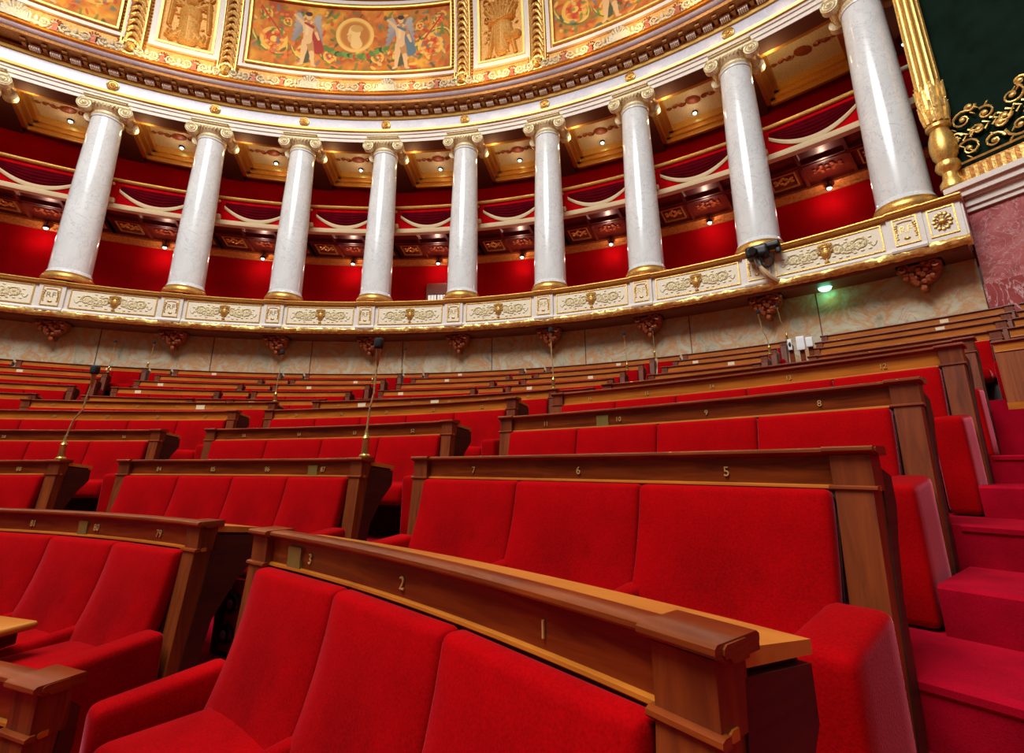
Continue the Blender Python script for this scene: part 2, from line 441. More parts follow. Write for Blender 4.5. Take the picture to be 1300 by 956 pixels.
# upper rows: gaps between runs, f = filled by a short bench
J = {5: [(-.56, -.51, 1), (-.352, -.299, 0), (-.146, -.096, 1), (.060, .111, 0), (.280, .330, 1), (.490, .545, 0)],
     6: [(-.555, -.50, 1), (-.337, -.292, 0), (-.137, -.090, 1), (.073, .118, 0), (.283, .331, 1), (.498, .545, 0), (.684, .732, 0)],
     7: [(-.55, -.50, 1), (-.338, -.291, 0), (-.131, -.085, 1), (.078, .122, 0), (.291, .334, 1), (.497, .547, 0), (.680, .726, 0)],
     8: [(-.545, -.49, 1), (-.350, -.288, 0), (-.125, -.081, 1), (.081, .125, 0), (.297, .336, 1), (.508, .548, 0), (.680, .721, 0)],
     9: [(-.54, -.483, 1), (-.318, -.283, 1), (-.115, -.077, 1), (.091, .130, 1), (.304, .341, 1), (.512, .551, 1), (.683, .720, 0)]}
SECT = ['outermost left part', 'left of left aisle', 'right of left aisle', 'left of middle aisle',
        'right of middle aisle', 'left of centre right aisle', 'right of centre right aisle', 'rightmost part']
GAPN = ['far left', 'left aisle', 'left part', 'middle aisle', 'middle part', 'centre right aisle', 'right part']
for k in range(5, 10):
    r = RR[k]; js = J[k]; pw = (POSTW + .012) / r
    edges = [-.64] + [x for j in js for x in j[:2]] + [.872 if k == 5 else .889]
    for i in range(0, len(edges), 2):
        a0, a1 = edges[i] + pw, edges[i + 1] - pw
        ns = max(2, round((a1 - a0) * r / .53))
        sec = SECT[i // 2] if i // 2 < 7 else 'rightmost section'
        pl = [(a0 + (a1 - a0) * random.choice((.2, .35, .7, .85)), .052, .027)] if (k + i) % 3 else []
        nm = [str(100 + (k * 37 + i * 11 + q) % 420) for q in range(ns)]
        bench(k, a0, a1, ns, sec, None, pl, fr_mat=WL)
    for n_, (x0, x1, fl_) in enumerate(js):
        if fl_:
            bench(k, x0 + .004, x1 - .004, 1, 'in the gap at the ' + GAPN[n_], None, (), fr_mat=WL, left_post=False, right_post=False, short=True)
# panelled benches beyond the right-hand aisle
for k in range(5, 10):
    bench(k, .886 if k == 5 else .893, [1.05, 1.03, 1.0, .975, .955][k - 5], 1, 'panelled run at the right edge', None, (), fr_mat=WL, seats=False, panel=True, right_post=False, left_post=False)

# bench of the front-most row at the lower left corner (straight run)
tA = .40; rA = 6.0; pe = (-.97 + 4.05, 1.23 + 2.565)
cA = (pe[0] - rA * S(tA), pe[1] - rA * K(tA))
bench(0, tA - .03 - 3 * .54 / rA, tA - .03, 3, 'lower left corner', None, (), cx=cA[0], cy=cA[1], r=rA, zt=ZC - .030 * U - .125, rs=.3, rowname='frontmost row', desk=False)

# ------------------------------------------------------------------ floor, steps
T0, T1 = -1.25, 1.32
fl = MB(); prof = [(0, -.6), (0, 0)]
edge = [0] + [RR[k] + .03 for k in range(9)] + [1.03 * U]
prof = [(3.0, -.6), (3.0, FL[0] - .26), (edge[1] - .70, FL[0] - .26), (edge[1] - .70, FL[0])]
for k in range(10):
    e = edge[k + 1]
    prof += [(e, FL[k])]
    if k < 9: prof += [(e, FL[k + 1])]
prof += [(1.03 * U, -.6)]
fl.sweep(prof, 0, T0, T1, n=110)
fl.build('floor', M['carpet'], None, smooth=20, kind='structure', label='red carpeted stepped floor under the benches')
MB().box(-16, 16, -8, 16, -.62, -.60).build('floor', M['carpet'], kind='structure')
def steps(t0, t1, ks, lab):
    root = empty('stair_flight', pol(RR[ks[0]], (t0 + t1) / 2, FL[ks[0]]), lab, 'stairs', 'red carpeted aisle steps')
    for k in ks:
        e = edge[k + 1]; dz = FL[k + 1] - FL[k]
        d = min(.46, (RR[k + 1] - RR[k]) * .5)
        m = MB()
        h = FL[k] + dz / 2
        m.sweep([(e - d, FL[k]), (e - d - .004, h - .03), (e - d - .002, h - .010), (e - d + .012, h), (e, h), (e, FL[k])], 0, t0, t1)
        m.build('step', M['carpet'], root, world=True, label='carpeted half step')
        m = MB(); h = FL[k + 1] + .003
        m.sweep([(e + .002, h - .03), (e - .006, h - .022), (e - .006, h - .006), (e + .006, h), (e + .03, h), (e + .03, h - .03)], 0, t0, t1)
        m.build('step_nosing', M['carpet'], root, world=True)
steps(.908, 1.30, list(range(0, 4)), 'wide red carpeted steps climbing at the right edge of the seats')
steps(.545, .580, list(range(0, 4)), 'carpeted steps of the aisle left of the right block')
steps(.118, .150, list(range(0, 4)), 'carpeted steps of the aisle left of the middle block')
# marble wall under the gallery
MB().sweep([(1.0 * U, FL[9] - .3), (1.0 * U, .232 * U + ZC), (1.06 * U, .232 * U + ZC), (1.06 * U, FL[9] - .3)], 0, -1.3, .868, n=80).build('wall_back', M['marble'], kind='structure', label='mottled pink and grey marble wall under the gallery')
jm = MB()
for i in range(-8, 6):
    t = .022 + .16 * (i + .35)
    if t < .86: jm.sweep([(0.9992 * U, FL[9]), (0.9992 * U, .22 * U + ZC), (1.0005 * U, .22 * U + ZC), (1.0005 * U, FL[9])], 0, t - .0006, t + .0006, n=1)
jm.build('trim_1', M['soffit'], kind='structure')

# ------------------------------------------------------------------ right hand marble wall, green hanging, gilt pole
CX, CY = pol(.992 * U, .8705)[:2]
wd = Vector((.42, -.907, 0)); wn = Vector((-.907, -.42, 0))     # along the wall towards the viewer; towards the hall
def wl(a, o, z): return (CX + wd.x * a + wn.x * o, CY + wd.y * a + wn.y * o, z)
zt_ = .287 * U + ZC
MB().box(0, 9, -.6, 0, .1, .158 * U + ZC + .40, wl).build('wall_right', M['pink'], kind='structure', label='rose coloured marble wall with white veins')
MB().box(-.0, 9, 0, .05, .1, .158 * U + ZC + .36, wl).build('baseboard_right', M['pink_deep'], kind='structure')
MB().box(0, 9, -.6, 0, .158 * U + ZC + .40, zt_ - .36, wl).build('wall_right', M['pink'], kind='structure')
cn = MB()
for o0, z0, z1 in ((.05, -.36, -.28), (.09, -.28, -.16), (.14, -.16, -.13), (.20, -.13, -.02), (.26, -.02, .07)):
    cn.box(-.04 - o0 * .3, 9, -.6, o0, zt_ + z0, zt_ + z1, wl)
cn.build('trim_2', M['white'], kind='structure', label='white moulded cornice on top of the rose marble wall')
MB().box(0, 9, -.6, -.06, zt_, zt_ + 9, wl).build('wall_right_upper', M['green'], kind='structure', label='very dark green wall above the marble')
MB().box(-.05, 9, -.04, .0, zt_ + .07, zt_ + .42, wl).build('trim_3', M['gold_deep'], kind='structure')
def spiral(cx, cz, r0, turns, sg=1, n=26, a0=0, y=0, shrink=.12):
    return [(cx + (r0 * (1 - (1 - shrink) * i / n)) * K(a0 + sg * 2 * PI * turns * i / n), y, cz + (r0 * (1 - (1 - shrink) * i / n)) * S(a0 + sg * 2 * PI * turns * i / n)) for i in range(n + 1)]
hg = empty('gilt_scroll_frieze', wl(1.5, .02, zt_ + .42), 'gilt openwork scroll ornament along the foot of the dark green wall', 'ornament')
fb = MB()
for i in range(60): # fluting of the lower band
    fb.box(i * .11 + .02, i * .11 + .07, 0, .03, zt_ + .10, zt_ + .38, wl)
fb.build('gadroon_band', M['gold_orn'], hg, world=True)
sc_ = MB(); y0 = .01
for i in range(10):
    x = .25 + i * .62; s_ = 1 if i % 2 else -1
    for (dx, dz, rr, sg, a) in ((0, .36, .17, 1, PI), (.30, .30, .13, -1, 0), (.15, .60, .10, 1, PI * 1.2), (-.14, .62, .09, -1, 0), (.0, .88, .15, -1, 1), (.28, .82, .12, 1, 2), (.12, 1.05, .08, 1, 0), (.42, .55, .08, 1, 0)):
        sc_.tube([wl(p[0], y0, p[2]) for p in spiral(x + dx, zt_ + .35 + dz, rr, 1.4, sg * s_, 18, a)], .020, 5, .5)
        sc_.add(*(lambda b: (b.v, b.f))(MB().blob((0, 0, 0), .04, .03, .04).xf(lambda a_, b_, c_: wl(x + dx + a_, y0 + b_, zt_ + .35 + dz + c_))))
    for j in range(12):
        u = x - .3 + j * .055; zz = zt_ + .95 + .40 * S(j * .9 + i * 2)
        sc_.add(*(lambda b: (b.v, b.f))(MB().blob((0, 0, 0), .035, .02, .02).xf(lambda a_, b_, c_: wl(u + a_, y0 + b_, zz + c_ + a_ * s_))))
for j in range(70):   # braided band
    u = .1 + j * .095; zz = zt_ + .92 + .1 * S(u * 1.3)
    sc_.tube([wl(u, y0, zz - .07), wl(u + .07, y0, zz), wl(u, y0, zz + .07)], .018, 4)
sc_.tube([wl(.05 + i * .4, y0, zt_ + .50) for i in range(18)], .02, 4)
sc_.build('scrollwork', M['gold_orn'], hg, world=True)
# gilt fluted pole on the corner
pp = pol(.985 * U, .8665, zt_ + .07)
pr = empty('gilt_pole', pp, 'tall gilded fluted pole standing at the corner of the cornice', 'pole')
def fluted(r0, r1, z0, z1, nf=14):
    m = MB(); N = nf * 6; vs = []; fs = []
    for i in range(2):
        for j in range(N):
            a = 2 * PI * j / N; w = (r0 if i == 0 else r1) * (1 - .12 * abs(S(nf * a / 2)) ** .5 * (1 if j % 6 else 0))
            vs.append((w * K(a), w * S(a), z0 if i == 0 else z1))
    for j in range(N): fs.append((j, (j + 1) % N, N + (j + 1) % N, N + j))
    fs += [tuple(range(N))[::-1], tuple(range(N, 2 * N))]
    return m.add(vs, fs)
MB().lathe([(.10, 0), (.16, .03), (.16, .12), (.11, .2), (.10, .3), (.15, .36), (.17, .42), (.15, .50)], 20).build('foot', M['gold'], pr)
MB().lathe([(.11, .50), (.165, .62), (.185, .78), (.17, .95), (.13, 1.08), (.12, 1.12), (.17, 1.15), (.17, 1.2), (.13, 1.24)], 20).build('vase', M['gold'], pr)
lf = MB()
lf.lathe([(.12, 1.24), (.15, 1.34), (.165, 1.55), (.17, 1.85), (.16, 1.95)], 18)
for i in range(10):
    a = 2 * PI * i / 10
    for (z0, z1) in ((1.25, 1.62), (1.5, 1.98)):
        a2 = a + (0.3 if z0 > 1.3 else 0)
        lf.tube([(.14 * K(a2), .14 * S(a2), z0), (.175 * K(a2), .175 * S(a2), (z0 + z1) / 2), (.185 * K(a2), .185 * S(a2), z1), (.205 * K(a2), .205 * S(a2), z1 + .02)], .035, 5, .4)
lf.build('leaf_collar', M['gold_orn'], pr)
fluted(.175, .165, 1.9, 4.74).build('fluted_shaft', M['gold'], pr, smooth=50)

# ------------------------------------------------------------------ ring of columns
TC = [-.458 + .16 * i for i in range(-2, 9)]
WHICH = ['leftmost, beyond the left edge', 'at the far left edge', 'first full one from the left', 'second full one from the left', 'third full one from the left', 'fourth full one from the left',
         'in the middle of the ring', 'fourth from the gilt pole', 'third from the gilt pole', 'second from the gilt pole, behind the black camera', 'rightmost, nearest to the gilt pole']
ZB = .2815 * U + ZC; ZTp = .6157 * U + ZC; HC = ZTp - ZB
def shaft_prof():
    p = []; h0, h1 = .20, HC - .42
    p.append((.44, h0)); p.append((.43, h0 + .05)); p.append((.405, h0 + .10))
    for i in range(9):
        u = i / 8; p.append((.405 - .075 * u ** 1.5, h0 + .10 + (h1 - h0 - .16) * u))
    p += [(.345, h1 - .05), (.35, h1 - .02), (.34, h1)]
    return p
def make_column(t, label):
    root = empty('marble_column', pol(U, t, ZB), label, 'column', 'white marble ionic columns of the gallery', -t)
    ks = [MB().lathe(shaft_prof(), 36).build('shaft', M['shaft'], root)]
    ks.append(MB().lathe([(.47, 0), (.49, .03), (.50, .08), (.49, .13), (.46, .15), (.45, .17), (.455, .20), (.44, .21)], 36).build('base_ring', M['gold'], root))
    z = HC - .42; c = MB()
    c.lathe([(.34, z), (.36, z + .04), (.33, z + .06), (.33, z + .12), (.40, z + .18), (.42, z + .22), (.38, z + .26)], 28)
    ks.append(c.build('capital_neck', M['gold_pale'], root))
    c = MB()
    c.soft(.43, .43, .03, .02, (0, 0, HC - .035)); c.soft(.46, .46, .02, .015, (0, 0, HC - .01))
    c.soft(.52, .40, .05, .04, (0, 0, HC - .115))
    for sy in (-1, 1):
        for sx in (-1, 1):
            cx_, cz_ = sx * .43, HC - .24
            c.tube([(cx_, sy * .38, cz_), (cx_, sy * .22, cz_)], .155, 16)
            c.tube([(x, y, z) for x, y, z in spiral(cx_, cz_, .145, 2.2, -sx, 36, PI / 2, sy * .385, .2)], .018, 4)
            c.blob((cx_, sy * .39, cz_), .04, .03, .04)
    for sx in (-1, 1):   # bolsters at the sides
        c.tube([(sx * .40, -.25, HC - .22), (sx * .38, 0, HC - .20), (sx * .40, .25, HC - .22)], .085, 12)
    for i in range(7):
        c.blob((-.24 + i * .08, -.40, HC - .19), .03, .04, .045)
    ks.append(c.build('volute_capital', M['gold_pale'], root))
    KIDS[root.name] = ks
    return root
col0 = make_column(TC[0], 'white marble column with gilded volutes, ' + WHICH[0])
for t, w in zip(TC[1:], WHICH[1:]):
    copy_tree(col0, pol(U, t, ZB), -t, 'white marble column with gilded volutes, ' + w)

# ------------------------------------------------------------------ parapet of the lower gallery
RP = .955 * U; ZPT = .2715 * U + ZC; ZPB = .2255 * U + ZC
def zp(u): return ZPB + (ZPT - ZPB) * u
MB().sweep([(RP + .03, zp(.0)), (RP + .03, zp(1)), (RP + .25, zp(1)), (RP + .25, zp(0))], 0, -1.1, .872, n=110).build('wall_parapet', M['white'], kind='structure', label='ivory curved parapet wall of the gallery')
MB().sweep([(RP + .02, zp(.99)), (RP + .02, zp(1.02)), (.985 * U, ZB + .005), (1.19 * U, ZB + .005), (1.19 * U, ZB - .3), (RP + .25, zp(.5))], 0, -1.1, .872, n=110).build('floor_gallery', M['velvet_deep'], kind='structure', label='red covered gallery floor and arm rest')
# soffit under
MB().sweep([(RP + .10, ZPB - .16), (RP + .06, ZPB - .12), (RP + .10, ZPB - .02), (1.03 * U, ZPB - .02), (1.03 * U, ZPB - .02 - .04), (RP + .75, ZPB - .09), (RP + .72, ZPB - .16)], 0, -1.1, .868, n=110).build('trim_4', M['soffit'], kind='structure')
torus = [(RP + .10 - .13 * K(a), ZPB - .02 + .10 * S(a)) for a in [PI * 2 * i / 12 for i in range(12)]]
gt = MB().sweep(torus, 0, -1.1, .872, n=420)
rnd = random.Random(2)
gt.xf(lambda x, y, z: (lambda q: (x * q, y * q, z + rnd.uniform(-.008, .008)))(1 + rnd.uniform(-.0012, .0012)))
gt.build('trim_5', M['gold_orn'], kind='structure', label='gilded leaf roll along the foot of the parapet')
def scroll_tubes(m, L, H, y=-.012, sp=None):
    """rinceau: two spirals to each side of an urn"""
    for sd in (-1, 1):
        for j, fx in enumerate((.22, .44, .66, .87)[:3] if L < .9 else (.26, .52, .80)):
            cx_ = sd * L * fx; up = 1 if j % 2 else -1
            m.tube(spiral(cx_, 0, H * .62, 1.35, sd * up, 26, PI if sd > 0 else 0, y, .15), .014, 4, .6)
            for q in range(6):
                a = q * PI / 3; m.blob((cx_ + .045 * K(a), y, .045 * S(a)), .03, .016, .03, 5, 4)
            for q in range(9):
                a = q * .7 + j; rr = H * (.62 + .22 * (q % 2)); m.blob((cx_ + rr * K(a), y, rr * S(a) * .95), .034, .01, .016, 5, 4)
        m.tube([(sd * L * (.1 + .85 * i / 24), y, -sd * 0 + H * .45 * S(i * .78)) for i in range(25)], .012, 4, .6)
def urn(m, H, y=-.02):
    pr_ = [(-.95, .18), (-.85, .20), (-.8, .07), (-.6, .08), (-.45, .28), (-.1, .42), (.15, .40), (.25, .26), (.38, .24), (.45, .42), (.52, .42)]
    vs = []
    for z, r_ in pr_:
        for a in range(9):
            t = PI * a / 8; vs.append((r_ * H * K(t), y - .06 * S(t) * r_ * 2, z * H))
    fs = [(i * 9 + a, i * 9 + a + 1, (i + 1) * 9 + a + 1, (i + 1) * 9 + a) for i in range(len(pr_) - 1) for a in range(8)]
    m.add(vs, fs)
    for sd in (-1, 1): m.tube(spiral(sd * H * .52, H * .1, H * .25, .9, sd, 14, PI / 2, y), .014, 4)
    for i in range(7): m.blob(((i - 3) * H * .14, y, H * (.72 - .03 * abs(i - 3))), .035, .03, .04, 5, 4)
def cyl(r, t): return lambda x, y, z: pol(r + y, t + x / r, z)
PANELS = ['third from the left edge', 'left of', 'between']
def frame_loop(m, hx, hz, w, d, f):
    """rectangular raised moulding"""
    for (x0, x1, z0, z1) in ((-hx - w, hx + w, hz, hz + w), (-hx - w, hx + w, -hz - w, -hz), (-hx - w, -hx, -hz, hz), (hx, hx + w, -hz, hz)):
        n = max(1, int((x1 - x0) / .12))
        for i in range(n): m.box(x0 + (x1 - x0) * i / n, x0 + (x1 - x0) * (i + 1) / n, -d, .01, z0, z1, f)
BAYN = ['beyond the left edge', 'at the far left', 'between the first and second full columns', 'between the second and third full columns', 'between the third and fourth full columns', 'left of the middle column', 'right of the middle column',
        'fourth bay from gilt pole', 'third bay from gilt pole', 'left of the rightmost column', 'x']
hz_ = (ZPT - ZPB) * .31; zc_ = zp(.50)
for i, t in enumerate(TC):
    # pedestal with monogram
    half = .232
    root = empty('gallery_pedestal', pol(RP, t, zp(.12)), 'ivory pedestal with RF monogram under column, ' + WHICH[i], 'panel', 'monogram panels of the parapet')
    f = cyl(RP, t)
    m = MB(); 
    for q in range(4): m.box(-half + q * half / 2, -half + (q + 1) * half / 2, -.03, .05, zp(.12), zp(.9), f)
    m.build('pedestal_block', M['white'], root, world=True)
    fz = lambda x, y, z, f=f: f(x, y, z + zc_)
    m = MB(); frame_loop(m, half * .62, hz_, .018, .048, fz); m.build('gilt_frame', M['gold'], root, world=True)
    MB().box(-half * .62, half * .62, -.034, -.0, -hz_, hz_, fz).build('inner_panel', M['panel_cream'], root, world=True)
    m = MB()
    text_at(m, 'RF', .17, .003, lambda x, y, z: fz(x, -.038 - z, y + .02))
    m.build('monogram', M['brass'], root, world=True, smooth=0, label='RF monogram in dull gold')
    m = MB()
    for sx in (-1, 1):
        m.tube([(sx * .125, -.04, -.11), (sx * .13, -.04, 0), (sx * .10, -.04, .12)], .010, 4)
        for q in range(7): m.blob((sx * (.12 + .01 * (q % 2)), -.04, -.12 + q * .04), .022, .01, .012, 5, 4)
    m.blob((0, -.04, -.13), .045, .015, .025); m.tube([(-.1, -.04, .15), (0, -.04, .16), (.1, -.04, .15)], .010, 4)
    m.xf(fz).build('wreath', M['gold'], root, world=True)
    cp = [(-.07, zp(.895)), (-.10, zp(.93)), (-.085, zp(.96)), (-.12, zp(.985)), (-.12, zp(1.012)), (.1, zp(1.02)), (.1, zp(.9))]
    MB().sweep([(a, b) for a, b in cp], RP, t - half / RP, t + half / RP, n=3).build('cap_moulding', M['gold'], root, world=True)
    MB().sweep([(-.045, zp(.0)), (-.06, zp(.05)), (-.04, zp(.12)), (.1, zp(.12)), (.1, zp(0))], RP, t - half / RP, t + half / RP, n=3).build('foot_moulding', M['white'], root, world=True)
    # bracket beneath
    cz = ZPB - .14
    cr_ = empty('corbel', pol(RP + .35, t + .002, cz - .35), 'carved red-gold bracket under parapet, ' + WHICH[i], 'bracket', 'carved brackets under the parapet')
    g = cyl(RP + .30, t + .002)
    m = MB()
    m.box(-.30, .30, -.12, .355, cz - .02, cz + .06, g)
    m.prism([(-.28, cz), (.28, cz), (.28, cz - .08), (.25, cz - .18), (.17, cz - .27), (.05, cz - .33), (.03, cz - .42), (-.03, cz - .42), (-.05, cz - .33), (-.17, cz - .27), (-.25, cz - .18), (-.28, cz - .08)], -.02, .17, lambda x, y, z: g(x, y + (cz - z) * .5, z))
    m.build('bracket_body', M['corbel'], cr_, world=True)
    m = MB(); rq = random.Random(5)
    for q in range(26):
        z = cz - .02 - .30 * (q / 26); wmax = .27 * (1 - (q / 26) ** 2 * .7)
        x = rq.uniform(-wmax, wmax); m.blob((x, -.05 + (cz - z) * .45, z), .06, .06, .05, 6, 4)
    m.blob((0, .12, cz - .40), .05, .05, .07)
    m.tube(spiral(-.2, cz - .08, .08, 1.3, 1, 16, 0, -.08), .02, 5); m.tube(spiral(.2, cz - .08, .08, 1.3, -1, 16, PI, -.08), .02, 5)
    m.xf(g).build('acanthus_carving', M['corbel'], cr_, world=True)
    if i == len(TC) - 1: break
    # long panel
    tm = t + .08; L = .08 * RP - half - .0
    f = cyl(RP + .02, tm); fz = lambda x, y, z, f=f: f(x, y, z + zc_)
    root = empty('gallery_parapet', pol(RP, tm, zp(.12)), 'long ivory parapet panel with gilt scrolls and urn, ' + BAYN[i], 'panel', 'long gilded parapet panels')
    hx = L - .10
    m = MB(); frame_loop(m, hx, hz_, .020, .020, fz); m.build('gilt_frame', M['gold'], root, world=True)
    MB().sweep([(.018, -hz_), (.018, hz_), (.05, hz_), (.05, -hz_)], RP, tm - hx / RP, tm + hx / RP, z=zc_).build('inner_panel', M['panel_cream'], root, world=True)
    m = MB(); scroll_tubes(m, hx * .97, hz_ * .95); m.xf(fz).build('gilt_scrolls', M['gold_pale'], root, world=True)
    m = MB(); urn(m, hz_ * .95); m.xf(fz).build('gilt_urn', M['gold'], root, world=True)
    MB().sweep([(a + .035, b) for a, b in cp], RP, tm - (.08 - half / RP), tm + (.08 - half / RP)).build('cap_moulding', M['gold'], root, world=True)
    MB().sweep([(-.01, zp(.0)), (-.025, zp(.05)), (-.005, zp(.12)), (.1, zp(.12)), (.1, zp(0))], RP, tm - (.08 - half / RP), tm + (.08 - half / RP)).build('foot_moulding', M['white'], root, world=True)
# last square panel against the marble
t = .8535; half = .26; f = cyl(RP, t); fz = lambda x, y, z, f=f: f(x, y, z + zc_)
root = empty('gallery_parapet', pol(RP, t, zp(.12)), 'square ivory parapet panel with gilt flower spray beside the rose marble', 'panel')
m = MB(); m.box(-.24, .24, -.0, .05, zp(.0), zp(.92), f); m.build('panel_block', M['white'], root, world=True)
m = MB(); frame_loop(m, .15, hz_, .02, .018, fz); m.build('gilt_frame', M['gold'], root, world=True)
m = MB()
for q in range(12):
    a = q * PI / 6; m.tube([(0, -.012, 0), (.13 * K(a), -.012, .17 * S(a))], .014, 4, .4); m.blob((.1 * K(a), -.012, .13 * S(a)), .03, .012, .03, 5, 4)
m.blob((0, -.02, 0), .05, .03, .05); m.xf(fz).build('flower_spray', M['gold'], root, world=True)
MB().sweep(cp, RP + .02, t - .24 / RP, t + .28 / RP, n=3).build('cap_moulding', M['gold'], root, world=True)

# ------------------------------------------------------------------ gallery: walls, ceilings, balcony
RW = 1.17 * U
zG = .650 * U + ZC; zS = .445 * U + ZC
MB().sweep([(RW, ZB - .3), (RW, zG + .4), (RW + .3, zG + .4), (RW + .3, ZB - .3)], 0, -1.1, 1.15, n=110).build('wall_gallery', M['wall_red'], kind='structure', label='dark red cloth wall at the back of the gallery')
MB().sweep([(.985 * U + .5, zG + .12), (.985 * U + .5, zG + .3), (RW, zG + .3), (RW, zG + .12)], 0, -1.1, 1.15, n=110).build('ceiling_gallery', M['gold_deep'], kind='structure')
# balcony floor slab (upper gallery) and its lacquered underside
RB = 1.04 * U
slab = MB().sweep([(RB + .02, zS + .10), (RB + .02, zS + .14), (RW, zS + .14), (RW, zS + .10)], 0, -1.1, 1.0, n=110)
slab.build('ceiling_balcony', M['coffer_red'], kind='structure')
wc = MB().sweep([(RW - .14, zS + .02), (RW - .16, zS - .04), (RW - .06, zS - .12), (RW - .04, zS - .20), (RW, zS - .20), (RW, zS + .05)], 0, -1.1, 1.0, n=110)
wc.build('trim_6', M['gold_deep'], kind='structure')
wc = MB().sweep([(RW - .22, zG + .04), (RW - .24, zG - .03), (RW - .10, zG - .12), (RW - .06, zG - .22), (RW, zG - .22), (RW, zG + .05)], 0, -1.1, 1.0, n=110)
wc.build('trim_7', M['gold'], kind='structure')
BN = ['beyond the left edge', 'at the far left edge'] + BAYN[2:10]
def bay(i, t):
    """balcony front with swag, coffers below and above; built for the bay whose middle is at angle t"""
    tm = t + .08; f = cyl(RB, tm); hw = .08 * RB
    h0 = zS; H = (.5056 - .445) * U
    root = empty('gallery_balcony', pol(RB, tm, h0), 'red velvet balcony front with fringed swag, ' + BN[i], 'balcony', 'draped balcony fronts between the columns')
    m = MB().sweep([(.0, .14), (.0, H - .16), (.10, H - .16), (.10, .14)], RB, t, t + .16, z=h0, cap=False)
    m.build('cloth_panel', M['balcony_cloth'], root, world=True)
    m = MB().sweep([(-.05, 0), (-.06, .05), (-.05, .13), (.12, .13), (.12, 0)], RB, t + .012, t + .148, z=h0); m.build('fringe_ledge', M['cream'], root, world=True)
    rp = [(.04 + .055 * K(a), H - .05 + .055 * S(a)) for a in [2 * PI * q / 10 for q in range(10)]]
    MB().sweep(rp, RB, t + .006, t + .154, z=h0).build('hand_rail', M['gold'], root, world=True)
    # swag
    x1 = hw - .40; ztop = H - .33; sag = .34
    def curve(u, d): return (x1 * u, ztop - (sag + d) * (1 - u * u) - abs(u) * 0)
    m = MB(); N = 28; vs = []; fs = []
    for q in range(N + 1):
        u = -1 + 2 * q / N; x, z = curve(u, 0)
        w = .085 + .03 * (1 - u * u)
        for (yy, dz) in ((-.03, 0), (-.045, -w * .5), (-.03, -w), (.0, -w), (.0, 0)): vs.append((x, yy, z + dz))
    for q in range(N):
        for j in range(5): a = q * 5 + j; b = q * 5 + (j + 1) % 5; fs.append((a, b, b + 5, a + 5))
    fs += [tuple(range(5)), tuple(N * 5 + j for j in range(5))[::-1]]
    m.add(vs, fs).xf(lambda x, y, z: f(x, y, z + h0)).build('swag_fringe', M['cream'], root, world=True)
    m = MB(); NU, NV = 20, 26; vs = []; fs = []
    for a in range(NV + 1):
        v = a / NV
        for q in range(NU + 1):
            u = -1 + 2 * q / NU; x, zc_ = curve(u, -.02); zz = (ztop + .10) * (1 - v) + zc_ * v - .0
            vs.append((x * .985, -.018 - .016 * S(v * 30) * (1 - u * u) ** .5 * v ** .5, zz))
    for a in range(NV):
        for q in range(NU): o_ = a * (NU + 1) + q; fs.append((o_, o_ + 1, o_ + NU + 2, o_ + NU + 1))
    m.add(vs, fs).xf(lambda x, y, z: f(x, y, z + h0)).build('drape_folds', M['drape'], root, world=True)
    for sx in (-1, 1):
        m = MB(); m.box(sx * (hw - .235) - .10, sx * (hw - .235) + .10, -.04, .02, .14, H - .20); m.xf(lambda x, y, z: f(x, y, z + h0)).build('pilaster_strip', M['balcony_cloth'], root, world=True)
        m = MB(); m.soft(.115, .06, .075, .03, (sx * (hw - .235), -.05, .20), (1, 1, 1)); m.xf(lambda x, y, z: f(x, y, z + h0)).build('pilaster_foot', M['cream'], root, world=True)
        m = MB(); m.blob((sx * (hw - .235), -.05, H - .22), .06, .04, .045); m.xf(lambda x, y, z: f(x, y, z + h0)).build('gilt_knob', M['gold'], root, world=True)
    # lacquered coffers of the balcony underside
    dk = RW - RB - .16
    root = empty('coffered_soffit', pol(RB, tm, zS + .05), 'dark red lacquered coffered underside of the balcony, ' + BN[i], 'soffit', 'coffered balcony undersides')
    m = MB()
    for ff in (0, .36, .42, .97):
        m.sweep([(.04 + dk * ff, 0.02), (.04 + dk * ff, .10), (.10 + dk * ff, .10), (.10 + dk * ff, .02)], RB, t, t + .16, z=zS, cap=False)
    for dt in (.0, .052, .108, .16):
        m.sweep([(.04, .02), (.04, .10), (dk, .10), (dk, .02)], RB, t + dt - .0022, t + dt + .0022, n=1, z=zS)
    m.build('coffer_ribs', M['coffer_red'], root, world=True)
    for c_, w_ in ((.026, .016), (.134, .016)):
        m = MB()
        for (o0, o1) in ((.50, .53), (.88, .91)): m.sweep([(dk * o0, .05), (dk * o0, .09), (dk * o1, .09), (dk * o1, .05)], RB, t + c_ - w_, t + c_ + w_, n=2, z=zS)
        for s_ in (-1, 1): m.sweep([(dk * .5, .05), (dk * .5, .09), (dk * .91, .09), (dk * .91, .05)], RB, t + c_ + s_ * w_ - .0009, t + c_ + s_ * w_ + .0009, n=1, z=zS)
        for q in range(12):
            a = q * PI / 6; rr = .17 if q % 2 else .10
            m.blob(pol(RB + dk * .7 + rr * .9 * S(a), t + c_ + rr * K(a) / RB * 1.1, zS + .08), .05, .05, .03, 6, 4)
        m.build('gilt_coffer_ornament', M['gold'], root, world=True)
    m = MB()
    for q in range(16):
        a = q * PI / 8; rr = .26 if q % 2 else .16
        m.blob(pol(RB + dk * .7 + rr * .6 * S(a), tm + rr * K(a) / RB, zS + .09), .06, .06, .03, 6, 4)
    m.build('rosette', M['corbel'], root, world=True)
    # gold coffer of the upper ceiling
    r0 = .985 * U + .52; r1 = RW - .24; zc2 = ZTp + .03
    root = empty('ceiling_coffer', pol((r0 + r1) / 2, tm, zc2), 'gilded ceiling coffer with bronze ornament, ' + BN[i], 'coffer', 'gilded coffers above the gallery')
    m = MB()
